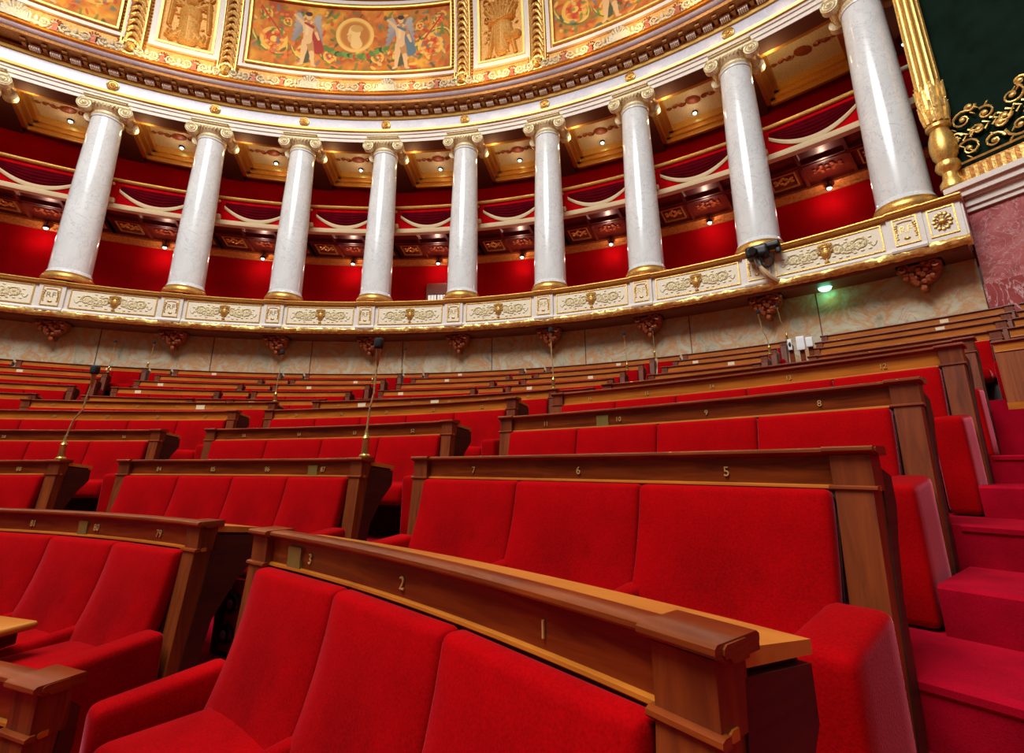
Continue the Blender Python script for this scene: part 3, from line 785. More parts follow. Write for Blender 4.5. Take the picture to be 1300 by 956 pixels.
    for (ins, za, zb) in ((.0, -.02, .16), (.10, .10, .26), (.20, .20, .40)):
        a0_, a1_ = t + .017 + ins / U, t + .143 - ins / U; q0, q1 = r0 + ins, r1 - ins
        m.sweep([(q0 - .0, za), (q0, zb), (q0 + .10, zb), (q0 + .10, za)], 0, a0_, a1_, z=zc2)
        m.sweep([(q1 - .10, za), (q1 - .10, zb), (q1, zb), (q1, za)], 0, a0_, a1_, z=zc2)
        for s_ in (a0_, a1_ - .0066): m.sweep([(q0, za), (q0, zb), (q1, zb), (q1, za)], 0, s_, s_ + .0066, n=1, z=zc2)
    m.build('stepped_frame', M['gold'], root, world=True, smooth=20)
    MB().sweep([(r0, .40), (r0, .44), (r1, .44), (r1, .40)], 0, t + .017, t + .143, n=6, z=zc2).build('coffer_field', M['gold_pale'], root, world=True)
    m = MB(); rm = (r0 + r1) / 2
    m.blob(pol(rm, tm, zc2 + .39), .22, .16, .04, 10, 5)
    for sd in (-1, 1):
        for j in range(3):
            cx_ = sd * (.30 + .17 * j)
            m.tube([pol(rm + p[2], tm + p[0] / rm, zc2 + .38) for p in spiral(cx_, 0, .10 - .02 * j, 1.2, sd * (1 if j % 2 else -1), 14)], .025, 4)
            m.blob(pol(rm, tm + cx_ / rm, zc2 + .38), .06, .06, .03, 6, 4)
    m.build('bronze_ornament', M['corbel'], root, world=True)
    # beam between coffers
for i, t in enumerate(TC[:-1]): bay(i, t)
i = 9
bm_ = MB()
for t in TC: bm_.sweep([(.985 * U + .45, 0), (.985 * U + .45, .45), (RW, .45), (RW, 0)], 0, t - .0165, t + .0165, n=2, z=ZTp + .005)
bm_.sweep([(.985 * U + .45, 0), (.985 * U + .45, .45), (RW, .45), (RW, 0)], 0, TC[-1] + .017, TC[-1] + .2, n=6, z=ZTp + .005)
bm_.build('trim_8', M['beam'], kind='structure', label='brown beams between the gilded coffers')
# balcony front right of the last column
f = cyl(RB, .862)
root = empty('gallery_balcony', pol(RB, .862, zS), 'plain red balcony front right of the rightmost column', 'balcony')
MB().sweep([(0, .14), (0, .75), (.1, .75), (.1, .14)], RB, .822, .99, z=zS).build('cloth_panel', M['velvet_deep'], root, world=True)
MB().sweep([(-.05, 0), (-.06, .13), (.12, .13), (.12, 0)], RB, .835, .99, z=zS).build('fringe_ledge', M['cream'], root, world=True)
MB().sweep([(.04 + .055 * K(a), .86 + .055 * S(a)) for a in [2 * PI * q / 10 for q in range(10)]], RB, .828, .99, z=zS).build('hand_rail', M['gold_pale'], root, world=True)
# door with lit panes in the gallery wall
dr = empty('door_1', pol(RW - .05, .092, ZB), 'small wooden door with pale curtained panes at the back of the gallery', 'door'); dr['kind'] = 'structure'
f = cyl(RW - .04, .092); m = MB()
frame_loop(m, .29, .74, .06, .05, lambda x, y, z: f(x, y, z + ZB + .80)); m.box(-.29, .29, -.05, 0, ZB + 1.22, ZB + 1.54, f); m.box(-.02, .02, -.05, 0, ZB, ZB + 1.5, f); m.build('door_frame', M['soffit'], dr, world=True)
for q in range(6):
    MB().box(-.29 + q * .1, -.21 + q * .1, -.03, -.01, ZB + .06, ZB + 1.20, f).build('curtained_pane', M['pane'], dr, world=True)

# small wall lamps
def lamp(t, r, z, lab, e, colr=(1, .55, .35)):
    root = empty('wall_lamp', pol(r, t, z), lab, 'lamp', 'small dome lamps of the gallery', -t)
    MB().lathe([(.02, .08), (.07, .06), (.085, 0), (.07, -.01)], 16).build('lamp_hood', M['black'], root)
    MB().blob((0, 0, -.01), .055, .055, .045, 12, 6).build('lamp_bulb', M['lampglass'], root)
    MB().tube([(0, 0, .09), (0, .02, .25)], .015, 6).build('lamp_stem', M['black'], root)
    ld = bpy.data.lights.new('lamp_light', 'POINT'); ld.energy = e; ld.color = colr; ld.shadow_soft_size = .06
    lo = bpy.data.objects.new('lamp_light', ld); col.objects.link(lo); lo.parent = root; lo.location = (0, -.22, -.30)
for n_, t in enumerate((-.70, -.544, -.385, -.229, -.068, .094, .255, .417, .577, .737)):
    lamp(t, 1.155 * U, 6.47 + ZC, 'small dome lamp under the balcony, ' + BN[n_], 16, (1, .55, .40))
for n_, t in enumerate((-.70, -.54, -.38, -.22, -.06, .099, .259, .418, .578)):
    lamp(t, 1.12 * U, 9.62 + ZC, 'small dome lamp under the gilded ceiling, ' + BN[n_], 3, (1, .7, .5))
lamp(.848, 1.12 * U, 8.93 + ZC, 'bright lamp in the dark bay beside the gilt pole', 3)

# ------------------------------------------------------------------ entablature
RE = .985 * U; z0 = ZTp
en = empty('entablature', pol(RE, 0, z0), 'curved white and lilac entablature with gilded cornice above the columns', 'entablature')
E0, E1 = -1.1, .875
def esw(prof, nm, mt, n=130, sm=35): return MB().sweep(prof, 0, E0, E1, n=n).build(nm, mt, en, world=True, smooth=sm)
zA, zF, zD, zM, zK = .6389 * U + ZC, .6662 * U + ZC, .6694 * U + ZC, .6794 * U + ZC, .6843 * U + ZC
q = (zA - z0)
esw([(RE + .5, z0), (RE + .06, z0), (RE + .06, z0 + q * .30), (RE + .03, z0 + q * .31), (RE + .03, z0 + q * .62), (RE, z0 + q * .63), (RE, z0 + q * .92), (RE + .5, z0 + q * .92)], 'architrave', M['white'], sm=15)
esw([(RE + .5, z0 - .01), (RE + .08, z0 - .01), (RE + .08, z0 + .01), (RE + .5, z0 + .01)], 'architrave_soffit', M['beam'])
esw([(RE - .05, zA - .05), (RE - .06, zA + .01), (RE + .2, zA + .03), (RE + .2, zA - .05)], 'gilt_fillet', M['gold_line'])
esw([(RE + .02, zA), (RE + .02, zF), (RE + .3, zF), (RE + .3, zA)], 'lilac_frieze', M['lilac'])
esw([(RE - .03, zF - .03), (RE - .05, zF + .03), (RE + .2, zF + .05), (RE + .2, zF - .03)], 'gilt_fillet', M['gold_line'])
esw([(RE - .05, zD), (RE - .07, zD + .05), (RE - .04, zD + .09), (RE + .2, zD + .09), (RE + .2, zD)], 'egg_moulding', M['gold_deep'])
esw([(RE - .06, zD + .06), (RE - .06, zM + .04), (RE + .2, zM + .04), (RE + .2, zD + .06)], 'dentil_ground', M['beam'])
RK = .955 * U
esw([(RE - .06, zM + .05), (RK + .02, zM + .05), (RK - .01, zM + .07), (RK - .02, zK), (RK - .07, zK + .05), (RK - .09, zK + .08), (RE, zK + .10)], 'cornice', M['lilac'])
esw([(RE - .06, zM - .02), (RK + .03, zM - .01), (RK + .01, zM + .055), (RE, zM + .055)], 'cornice_soffit', M['modillion_brown'])
esw([(RK - .08, zK + .065), (RK - .13, zK + .10), (RK - .10, zK + .13), (RK - .16, zK + .155), (RK - .13, zK + .175), (RE, zK + .19), (RE, zK + .08)], 'cornice_crown', M['gold'])
ZCR = zK + .18
mo = MB(); hw = .10
mo.box(-hw, hw, RE - .05 - RK - .36, .0, -.005, .12); 
def make_block(t):
    g_ = cyl(RE - .05, t); m = MB()
    m.box(-.05, .05, -.26, 0, zM - .05, zM + .035, g_)
    m.box(-.04, .04, -.18, 0, zM - .10, zM - .05, g_)
    m.tube([g_(-.05, -.24, zM - .05), g_(.05, -.24, zM - .05)], .04, 8)
    return m
def make_dent(t):
    g_ = cyl(RE - .05, t); m = MB()
    m.box(-.10, .10, -.14, 0, zD + .055, zD + .10, g_)
    for q_ in range(5): m.box(-.10 + q_ * .043, -.10 + q_ * .043 + .027, -.145, -.0, zD + .005, zD + .06, g_)
    return m
n_bl = 0
t = TC[2] - .0133 * 9
while t < .87:
    make_block(t).build('modillion', M['modillion_brown'], en, world=True)
    make_dent(t + .01333).build('dentil_group', M['dentil_cream'], en, world=True)
    t += .16 / 6
for i, t in enumerate(TC):
    g_ = cyl(RE, t); m = MB(); zc3 = (zA + zF) / 2
    for rr, yy in ((.125, .022), (.085, .03)):
        m.tube([g_(rr * K(a), yy - .03, zc3 + rr * S(a)) for a in [2 * PI * q_ / 20 for q_ in range(21)]], .016, 5)
    m.add(*(lambda b: (b.v, b.f))(MB().blob((0, -.01, 0), .035, .03, .035)))
    for q_ in range(8):
        a = q_ * PI / 4; m.blob((.058 * K(a), -.005, .058 * S(a)), .024, .015, .024, 5, 4)
    nv = len(m.v)
    m.v = [v if (abs(v[0]) > 1 or abs(v[1]) > 1) else g_(v[0], v[1] + .0, v[2] + zc3) for v in m.v]
    m.build('gilt_rosette', M['gold'], en, world=True)
# cresting on the cornice
RC = RK - .05
cr = empty('cresting', pol(RC, 0, ZCR), 'carved cream and gold cresting of shells and lion masks on top of the cornice', 'cresting')
def scallop(m, g_, w, h, base, ribs=9):
    for q_ in range(ribs):
        a = PI * (q_ + .5) / ribs
        m.tube([g_(0, -.02, base), g_(w * .6 * K(a), -.05, base + h * .6 * S(a)), g_(w * K(a), -.02, base + h * S(a))], .012, 5, 2.6 * w / .2)
def mask(m, g_, s_):
    def T(b, c): m.add([g_(c[0] + x, c[1] + y, c[2] + z) for x, y, z in b.v], b.f)
    T(MB().blob((0, 0, 0), .12 * s_, .09 * s_, .15 * s_, 12, 8), (0, -.05, .26 * s_))
    T(MB().blob((0, 0, 0), .055 * s_, .06 * s_, .07 * s_, 8, 6), (0, -.13, .22 * s_))
    T(MB().blob((0, 0, 0), .09 * s_, .05 * s_, .035 * s_), (0, -.11, .15 * s_))
    for sx in (-1, 1):
        T(MB().blob((0, 0, 0), .035 * s_, .03 * s_, .02 * s_), (sx * .05 * s_, -.12, .30 * s_)); T(MB().blob((0, 0, 0), .04, .03, .05), (sx * .11 * s_, -.06, .40 * s_))
    for q_ in range(18):
        a = 2 * PI * q_ / 18; T(MB().blob((0, 0, 0), .06 * s_, .05 * s_, .06 * s_, 6, 4), (.19 * s_ * K(a), -.02, .27 * s_ + .23 * s_ * S(a)))
j = 0; tt = -.2800 - .62 - .0517 * 0
DT = .62 / 12
while tt < .87:
    ph = j % 12; g_ = cyl(RC, tt); m = MB()
    if ph in (0, 9): mask(m, lambda x, y, z, g_=g_: g_(x, y, z + ZCR), .95); nm, mt = 'lion_mask', M['gold_orn']
    elif ph in (3, 6):
        scallop(m, g_, .27, .44, ZCR + .04, 11); m.box(-.24, .24, -.10, .02, ZCR, ZCR + .22, g_); m.box(-.27, .27, -.12, .02, ZCR - .01, ZCR + .05, g_)
        for sx in (-1, 1): m.tube([g_(sx * .26, -.08, ZCR + .02), g_(sx * .28, -.09, ZCR + .2), g_(sx * .24, -.08, ZCR + .3)], .03, 5)
        nm, mt = 'large_shell', M['cream_orn']
    else:
        scallop(m, g_, .14, .16, ZCR + .22, 7); m.box(-.05, .05, -.08, 0, ZCR, ZCR + .24, g_); m.box(-.09, .09, -.09, 0, ZCR, ZCR + .04, g_)
        nm, mt = 'small_shell', M['corbel']
    m.build(nm, mt, cr, world=True)
    m = MB()     # scroll between
    big = .30 if ph in (0, 3, 6, 9) or (ph + 1) % 12 in (0, 3, 6, 9) else .38
    g_ = cyl(RC, tt + DT / 2); m = MB()
    m.box(-big, big, -.04, .03, ZCR, ZCR + .14, g_)
    for sx in (-1, 1):
        m.tube([g_(p[0], -.06, p[2]) for p in spiral(sx * big * .5, ZCR + .17, .12, 1.5, sx, 18, -PI / 2)], .032, 5, .6)
        for q_ in range(6): m.add(*(lambda b: (b.v, b.f))(MB().blob((0, 0, 0), .05, .04, .03, 6, 4).xf(lambda x, y, z: g_(x + sx * (.05 + q_ * big * .17), y - .05, z + ZCR + .06 + .19 * ((q_ * 7) % 3) / 2))))
    m.add(*(lambda b: (b.v, b.f))(MB().blob((0, 0, 0), .05, .05, .09).xf(lambda x, y, z: g_(x, y - .04, z + ZCR + .22))))
    m.build('cresting_scroll', M['cream_orn'], cr, world=True)
    tt += DT; j += 1

# ------------------------------------------------------------------ painted vault
RD = .955 * U; ZD = .700 * U + ZC
def dome(phi, t, d=0): 
    r = (RD - d) * K(phi); return (r * S(t), r * K(t), ZD + (RD - d) * S(phi))
def dpatch(p0, p1, t0, t1, d0, d1, n=8, m=6):
    """solid patch on the vault between depths d0 (outer) and d1 (inner)"""
    mb = MB(); vs = []; fs = []
    for l, d in enumerate((d0, d1)):
        for i in range(m + 1):
            for k in range(n + 1): vs.append(dome(p0 + (p1 - p0) * i / m, t0 + (t1 - t0) * k / n, d))
    A = (m + 1) * (n + 1)
    for i in range(m):
        for k in range(n):
            a = i * (n + 1) + k; fs += [(a, a + 1, a + n + 2, a + n + 1), (A + a, A + a + n + 1, A + a + n + 2, A + a + 1)]
    def st(ids):
        for a, b in zip(ids, ids[1:]): fs.append((a, b, b + A, a + A))
    st([k for k in range(n + 1)]); st([m * (n + 1) + k for k in range(n + 1)]); st([i * (n + 1) for i in range(m + 1)]); st([i * (n + 1) + n for i in range(m + 1)])
    return mb.add(vs, fs)
dpatch(-.0, .62, -1.15, 1.25, -.3, 0, 90, 20).build('ceiling', M['gold_ceiling'], kind='structure', label='gilded half dome above the cornice')
MB().sweep([(RD - .02, ZD), (RD + .5, ZD), (RE + .4, z0 + .3), (RE + .4, zK + .1), (RK + .02, zK + .1)], 0, E0, E1 + .3, n=100).build('trim_9', M['gold_deep'], kind='structure')

PH, PW = 170, 460
def rotc(c): return np.array(c)
class Canvas:
    def __init__(s, w, h, W, H):
        s.W, s.H = W, H
        s.x, s.y = np.meshgrid(np.linspace(0, W, w), np.linspace(0, H, h)); s.c = np.zeros((h, w, 3)); s.h = np.zeros((h, w))
    def bg(s, c): s.c[:] = c
    def lay(s, a, c): a = np.clip(a, 0, 1)[..., None]; s.c = s.c * (1 - a) + np.array(c) * a
    def capd(s, p, q, r0, r1):
        px, py = s.x - p[0], s.y - p[1]; dx, dy = q[0] - p[0], q[1] - p[1]; L = dx * dx + dy * dy + 1e-9
        t = np.clip((px * dx + py * dy) / L, 0, 1); return np.hypot(px - t * dx, py - t * dy) - (r0 + (r1 - r0) * t)
    def cap(s, p, q, r0, r1, c, soft=.012, hh=0):
        d = s.capd(p, q, r0, r1); a = np.clip(.5 - d / soft, 0, 1); s.lay(a, c)
        if hh: s.h = np.maximum(s.h, hh * np.sqrt(np.clip(-d / max(r0, r1), 0, 1)))
    def ell(s, p, rx, ry, c, ang=0, soft=.06, hh=0, a=1):
        x, y = s.x - p[0], s.y - p[1]; ca, sa = K(ang), S(ang)
        d = np.hypot((x * ca + y * sa) / rx, (-x * sa + y * ca) / ry) - 1
        s.lay(a * np.clip(.5 - d / soft, 0, 1), c)
        if hh: s.h = np.maximum(s.h, hh * np.sqrt(np.clip(-d, 0, 1)))
    def ring(s, p, r, w, c, a=1, hh=0, el=1):
        d = np.abs(np.hypot(s.x - p[0], (s.y - p[1]) / el) - r) - w; s.lay(a * np.clip(.5 - d / .015, 0, 1), c)
        if hh: s.h = np.maximum(s.h, hh * np.sqrt(np.clip(-d / w, 0, 1)))
    def poly(s, pts, w, c, hh=0, w1=None):
        n = len(pts) - 1
        for i in range(n):
            a = w + ((w1 if w1 is not None else w) - w) * i / n; s.cap(pts[i], pts[i + 1], a, a, c, .012, hh)
def fbm(x, y, seed, f):
    r = np.random.RandomState(seed); o = np.zeros_like(x)
    for k in range(18):
        a = r.uniform(0, 2 * PI); ff = f * (1.6 ** (k % 5)); o += np.sin((x * K(a) + y * S(a)) * ff + r.uniform(0, 6) + 1.5 * np.sin((x * S(a) - y * K(a)) * ff * .6 + k)) / (1.35 ** (k % 5))
    return o / 6
def paint_frieze(W, H, seed):
    c = Canvas(PW, PH, W, H); c.bg((.66, .23, .02))
    n = fbm(c.x, c.y, seed, 3.2); c.lay(np.clip(n * 1.4, 0, .8), (.92, .50, .05)); n = fbm(c.x, c.y, seed + 1, 5); c.lay(np.clip(n * 1.3, 0, .7), (.42, .06, .01))
    n = fbm(c.x, c.y, seed + 2, 6); c.lay(np.clip(n * .9 - .2, 0, .5), (.30, .30, .05))
    r = random.Random(seed); mid = W / 2
    GR, RD_, OR, YE, DG = (.16, .26, .045), (.62, .06, .015), (.85, .26, .04), (.95, .62, .12), (.06, .11, .03)
    def rosette(x, y, s_):
        c.ell((x, y), s_, s_, OR, 0, .1, .0, .9); c.ring((x, y), s_, s_ * .16, YE, .8)
        c.ell((x, y), s_ * .62, s_ * .62, RD_, 0, .1, 0, .8); c.ell((x, y), s_ * .3, s_ * .3, YE)
        for q_ in range(7):
            a = q_ * .9; c.ell((x + s_ * .66 * K(a), y + s_ * .66 * S(a)), s_ * .2, s_ * .13, RD_ if q_ % 2 else YE, a, .2, 0, .8)
    def scroll(x, y, s_, sg):
        pts = [(x + s_ * (1 - .035 * i) * K(sg * i * .28 + (0 if sg > 0 else PI)), y + s_ * (1 - .035 * i) * S(sg * i * .28 + .4)) for i in range(23)]
        c.poly(pts, s_ * .09, GR); c.poly([(a, b + .02) for a, b in pts], s_ * .035, YE)
        for i in range(0, 22, 3):
            a = i * .28 + 1; c.ell((pts[i][0] + s_ * .17 * K(a), pts[i][1] + s_ * .17 * S(a)), s_ * .22, s_ * .09, r.choice((GR, OR, DG, RD_, YE)), a, .2, 0, .85)
    for sd in (-1, 1):
        for fx, fy, s_ in ((.82, .42, .60), (.50, .28, .40), (.90, .80, .22), (.25, .25, .30), (.70, .72, .2)):
            x = mid + sd * fx * mid * .96; y = H * fy
            scroll(x, y, s_, sd); rosette(x, y, s_ * .55)
        c.poly([(mid + sd * mid * .94, H * .92), (mid + sd * mid * .72, H * .52)], .025, RD_)
    for q_ in range(330):
        x = r.uniform(0.05, W - .05); y = r.uniform(0.05, H * .95)
        c.ell((x, y), r.uniform(.04, .15), r.uniform(.025, .055), r.choice((GR, RD_, OR, YE, DG, GR, OR, (.20, .22, .20))), r.uniform(0, 3), .3, 0, .75)
    # green swag under the medallion
    for q_ in range(26):
        u = -1 + 2 * q_ / 25; c.ell((mid + u * .95, H * .27 + .28 * u * u + r.uniform(-.05, .05)), .10, .07, r.choice((GR, (.22, .36, .06), DG, RD_, GR)), r.uniform(0, 3), .3)
    # medallion with a bearded profile head
    mx, my = mid, H * .60; R_ = H * .245
    c.ell((mx, my), R_, R_, (.75, .36, .06), 0, .05); c.ring((mx, my), R_, R_ * .10, (.92, .60, .16))
    c.ell((mx, my), R_ * .82, R_ * .82, (.58, .24, .035)); St = (.90, .62, .24)
    c.ell((mx - .02, my + R_ * .18), R_ * .36, R_ * .46, St); c.cap((mx - R_ * .34, my + R_ * .12), (mx - R_ * .44, my + R_ * .02), .03, .02, St)
    c.ell((mx - R_ * .2, my - R_ * .22), R_ * .22, R_ * .3, (.8, .5, .16), .4); c.cap((mx, my), (mx + R_ * .1, my - R_ * .55), R_ * .2, R_ * .34, St); c.ell((mx + R_ * .1, my + R_ * .42), R_ * .36, R_ * .22, (.7, .4, .1))
    # two winged figures
    for sd, drape in ((-1, (.45, .05, .02)), (1, (.16, .24, .27))):
        fx = mid + sd * W * .235; Sk = (.85, .56, .26); Sd = (.60, .30, .10); b = H * .06; h = H * .84
        def P(x, y): return (fx + x * h * .9, b + y * h)
        for ws in (-1, 1):
            for q_ in range(6):
                c.cap(P(ws * .06, .74), P(ws * (.18 + .015 * q_), .92 - .09 * q_), .05, .085 - .006 * q_, (.50 - .03 * q_, .46 - .03 * q_, .40 - .02 * q_))
        c.cap(P(.10, .70), P(.20 * 1, .34), .10, .17, drape); c.cap(P(.05, .44), P(-.02, .12), .06, .12, (.12, .12, .05))
        c.cap(P(-.035, .46), P(-.055, .26), .105, .085, Sk); c.cap(P(-.055, .26), P(-.07, .05), .075, .045, Sk); c.cap(P(-.07, .045), P(-.12, .02), .045, .035, Sk)
        c.cap(P(.04, .46), P(.09, .26), .105, .08, Sd); c.cap(P(.09, .26), P(.125, .04), .07, .045, Sk); c.cap(P(.125, .035), P(.17, .015), .04, .03, Sk)
        c.cap(P(.0, .49), P(.0, .60), .13, .12, Sk); c.cap(P(.0, .60), P(.0, .76), .12, .17, Sk); c.cap(P(-.02, .60), P(-.02, .74), .04, .05, (.92, .66, .34))
        c.cap(P(-.09, .78), P(-.19, .87), .06, .045, Sk); c.cap(P(-.19, .87), P(-.25, .92), .045, .035, Sk)
        c.cap(P(.09, .78), P(.15, .63), .06, .05, Sd); c.cap(P(.15, .63), P(.20, .52), .05, .035, Sk)
        c.cap(P(0, .80), P(0, .86), .05, .045, Sd); c.ell(P(0, .92), .085, .105, Sk); c.ell(P(0, .965), .10, .07, (.10, .04, .015)); c.cap(P(-.06, .80), P(.08, .74), .03, .05, drape)
    edge_ = np.minimum(np.minimum(c.x, W - c.x), np.minimum(c.y, H - c.y)); c.lay(np.clip(1 - edge_ / .06, 0, 1) * .8, (.35, .10, .02)); c.c = c.c ** 1.12
    return c
def paint_relief(W, H, seed):
    c = Canvas(120, 170, W, H); c.bg((.70, .36, .06)); r = random.Random(seed)
    Y = (.92, .58, .14)
    def cp_(a, b, r0, r1, hh=.10): c.cap((a[0] * W, a[1] * H), (b[0] * W, b[1] * H), r0 * W, r1 * W, Y, .03, hh)
    if seed % 2:   # trophy of arms
        cp_((.5, .15), (.5, .5), .16, .24, .14); cp_((.25, .55), (.75, .62), .07, .07, .16)
        for q_ in range(9): cp_((.5, .45), (.5 + .42 * K(2.6 - q_ * .26), .62 + .30 * S(2.6 - q_ * .26)), .03, .05, .09)
        cp_((.2, .08), (.32, .5), .05, .07); cp_((.82, .08), (.68, .5), .05, .07); cp_((.62, .3), (.85, .34), .1, .12, .14)
        c.ell((.66 * W, .33 * H), .17 * W, .11 * H, Y, 0, .1, .18)
    else:
        cp_((.5, .12), (.5, .42), .2, .2, .14); c.ell((.5 * W, .5 * H), .22 * W, .14 * H, Y, 0, .1, .18); c.ell((.5 * W, .68 * H), .13 * W, .08 * H, Y, 0, .1, .16)
        for sd in (-1, 1): cp_((.5, .55), (.5 + sd * .34, .7), .1, .06); cp_((.5 + sd * .34, .7), (.5 + sd * .38, .3), .06, .05); cp_((.5, .3), (.5 + sd * .3, .1), .12, .08)
        for q_ in range(12): cp_((.1 + .07 * q_, .12 + .04 * S(q_)), (.12 + .07 * q_, .2), .04, .03)
    for q_ in range(16):
        x, y = r.uniform(.12, .88), r.uniform(.62, .95); c.ring((x * W, y * H), r.uniform(.05, .12) * W, .018 * W, Y, 1, .07)
    for q_ in range(50):
        x, y = r.uniform(.1, .9), r.uniform(.06, .95); c.ell((x * W, y * H), .05 * W, .03 * W, Y, r.uniform(0, 3), .3, .05)
    return c
def canvas_mesh(c, p0, p1, t0, t1, d, name, mat, parent, hscale=1):
    h, w = c.h.shape; vs = []
    for i in range(h):
        ph = p0 + (p1 - p0) * i / (h - 1)
        for k in range(w):
            t = t0 + (t1 - t0) * k / (w - 1); vs.append(dome(ph, t, d + hscale * c.h[i, k]))
    fs = [(i * w + k, i * w + k + 1, (i + 1) * w + k + 1, (i + 1) * w + k) for i in range(h - 1) for k in range(w - 1)]
    me = bpy.data.meshes.new(name); off = parent.location; me.from_pydata([(x - off[0], y - off[1], z - off[2]) for x, y, z in vs], [], fs); me.update(); me.shade_smooth()
    at = me.color_attributes.new('paint', 'FLOAT_COLOR', 'POINT')
    dat = np.ones((h * w, 4), dtype=np.float32); dat[:, :3] = c.c.reshape(-1, 3); at.data.foreach_set('color', dat.ravel())
    me.materials.append(mat); o = bpy.data.objects.new(name, me); col.objects.link(o); o.parent = parent; return o
def border(p0, p1, t0, t1, w, d, mt, nm, parent):
    dt = w / (RD * K((p0 + p1) / 2)); dp = w / RD
    m = MB()
    for a in ((p0 - dp, p0, t0 - dt, t1 + dt), (p1, p1 + dp, t0 - dt, t1 + dt), (p0, p1, t0 - dt, t0), (p0, p1, t1, t1 + dt)):
        q_ = dpatch(*a, -.02, d, max(2, int(abs(a[3] - a[2]) / .02)), 6); m.add(q_.v, q_.f)
    m.build(nm, mt, parent, world=True)
PANELC = [(-.663, 'at the upper left corner', 3), (-.043, 'in the middle above the cornice', 8), (.577, 'right of the middle above the cornice', 5)]
p0, p1 = .047, .192
for t, w_, sd in PANELC:
    root = empty('vault_painting', dome(p0, t), 'painted vault panel with winged figures and medallion, ' + w_, 'painting', 'painted vault panels')
    hw = .203; W = 2 * hw * RD * K(.1); H = (p1 - p0) * RD
    canvas_mesh(paint_frieze(W, H, sd), p0, p1, t - hw, t + hw, .02, 'painted_field', M['paint'], root)
    border(p0, p1, t - hw, t + hw, .05, .10, M['gold'], 'inner_gilt_frame', root)
    border(p0 - .008, p1 + .008, t - hw - .008, t + hw + .008, .10, .07, M['white'], 'ivory_frame', root)
for t, w_, sd in ((-.353, 'left of the middle painting', 4), (.267, 'right of the middle painting', 7), (-.973, 'outermost left', 6)):
    root = empty('vault_relief', dome(p0, t), 'gilded relief panel in ivory frame, ' + w_, 'relief', 'gilded relief panels of the vault')
    hw = .044; W = 2 * hw * RD * K(.1); H = (p1 - p0) * RD
    canvas_mesh(paint_relief(W, H, sd), p0, p1, t - hw, t + hw, .0, 'relief_field', M['gold_ceiling'], root, 1.2)
    border(p0, p1, t - hw, t + hw, .06, .10, M['gold'], 'inner_gilt_frame', root)
    border(p0 - .004, p1 + .004, t - hw - .004, t + hw + .004, .14, .08, M['white'], 'ivory_frame', root)
# ribs with overlapping leaves and beaded edges
for t, w_ in ((-.595 - .30, 'outermost left'), (-.435, 'left of the left relief'), (-.280, 'right of the left relief'), (.185, 'left of the right relief'), (.340, 'right of the right relief'), (.80, 'outermost right')):
    root = empty('vault_rib', dome(.03, t), 'gilded vault rib of overlapping leaves, ' + w_, 'rib', 'leafy vault ribs')
    m = MB()
    for i in range(14):
        ph = .03 + i * .0145
        for sx in (-1, 1):
            m.tube([dome(ph + .012, t + sx * .001, .10), dome(ph + .006, t + sx * .0065, .13), dome(ph - .008, t + sx * .0115, .06)], .055, 5, .35)
    m.build('leaf_course', M['gold_orn'], root, world=True)
    dpatch(.0, .225, t - .013, t + .013, -.02, .05, 2, 20).build('rib_ground', M['gold_deep'], root, world=True)
    for sx in (-1, 1):
        m = MB()
        for i in range(28): m.blob(dome(.02 + i * .0075, t + sx * .0195, .03), .035, .035, .045, 5, 4)
        m.build('bead_course', M['gold_deep'], root, world=True)
        dpatch(.0, .225, t + sx * .0155 - .0012, t + sx * .0155 + .0012, -.02, .08, 1, 20).build('rib_fillet', M['gold'], root, world=True)
# horizontal garland above the panels
m = MB()
for i in range(300):
    t = -1.1 + i * .0078
    for s_ in (-1, 1): m.tube([dome(.240 + .002, t, .10), dome(.240 + s_ * .008, t + .004, .13), dome(.240 + s_ * .016, t + .0115, .06)], .05, 4, .4)
m.build('vault_garland', M['gold_orn'], None, cat='garland', label='gilded leaf garland running above the painted panels')
for a, d_, mt, nm in ((.212, .09, 'gold', 'trim_10'), (.262, .09, 'gold', 'trim_11')):
    dpatch(a, a + .008, -1.1, 1.2, -.02, d_, 90, 1).build(nm, M[mt], kind='structure')

# ------------------------------------------------------------------ microphones, camera, small things
def mic(t, r, z, where, lean=.1, h=.63, n=(1, 0)):
    root = empty('gooseneck_microphone', pol(r, t, z), 'gooseneck microphone, ' + where, 'microphone', 'gooseneck microphones on bench posts')
    MB().lathe([(.035, 0), (.035, .01), (.022, .02), (.020, .10), (.024, .11), (.012, .13), (.010, .16)], 14).build('brass_socket', M['brass'], root)
    pts = [(0, 0, .12), (lean * .05, 0, h * .3), (lean * .25, 0, h * .48), (lean * .75, 0, h * .62), (lean * .85, 0, h * .8), (lean, 0, h)]
    pp_ = []
    for a, b in zip(pts, pts[1:]):
        for q_ in range(4): pp_.append(tuple(a[i] + (b[i] - a[i]) * q_ / 4 for i in range(3)))
    pp_.append(pts[-1]); MB().tube(pp_, .006, 6).build('gooseneck', M['brass_pale'], root)
    MB().lathe([(.006, 0), (.010, .03), (.015, .08), (.018, .11)], 12, (lean, 0, h - .06)).build('mic_collar', M['copper'], root)
    m = MB(); m.soft(.027, .027, .036, .018, (lean, 0, h + .08), (2, 2, 2)); m.build('foam_head', M['foam'], root)
def pz(k): return ZZ[k] + .105
mic(.531, RR[1] + .02, pz(1), 'on the right post of the middle block, second row', .035, .60)
mic(.108, RR[1] + .02, pz(1), 'on the right post of the far left block, second row', .11, .60)
mic(.080, RR[4] + .02, pz(4), 'on the left block post in the fifth row', .02)
mic(.508, RR[4] + .02, pz(4), 'on the middle block post in the fifth row', -.02)
mic(.080, RR[7] + .02, pz(7), 'just right of the middle aisle high up', .12)
mic(.499, RR[7] + .02, pz(7), 'on an upper post left of the right centre aisle', -.02)
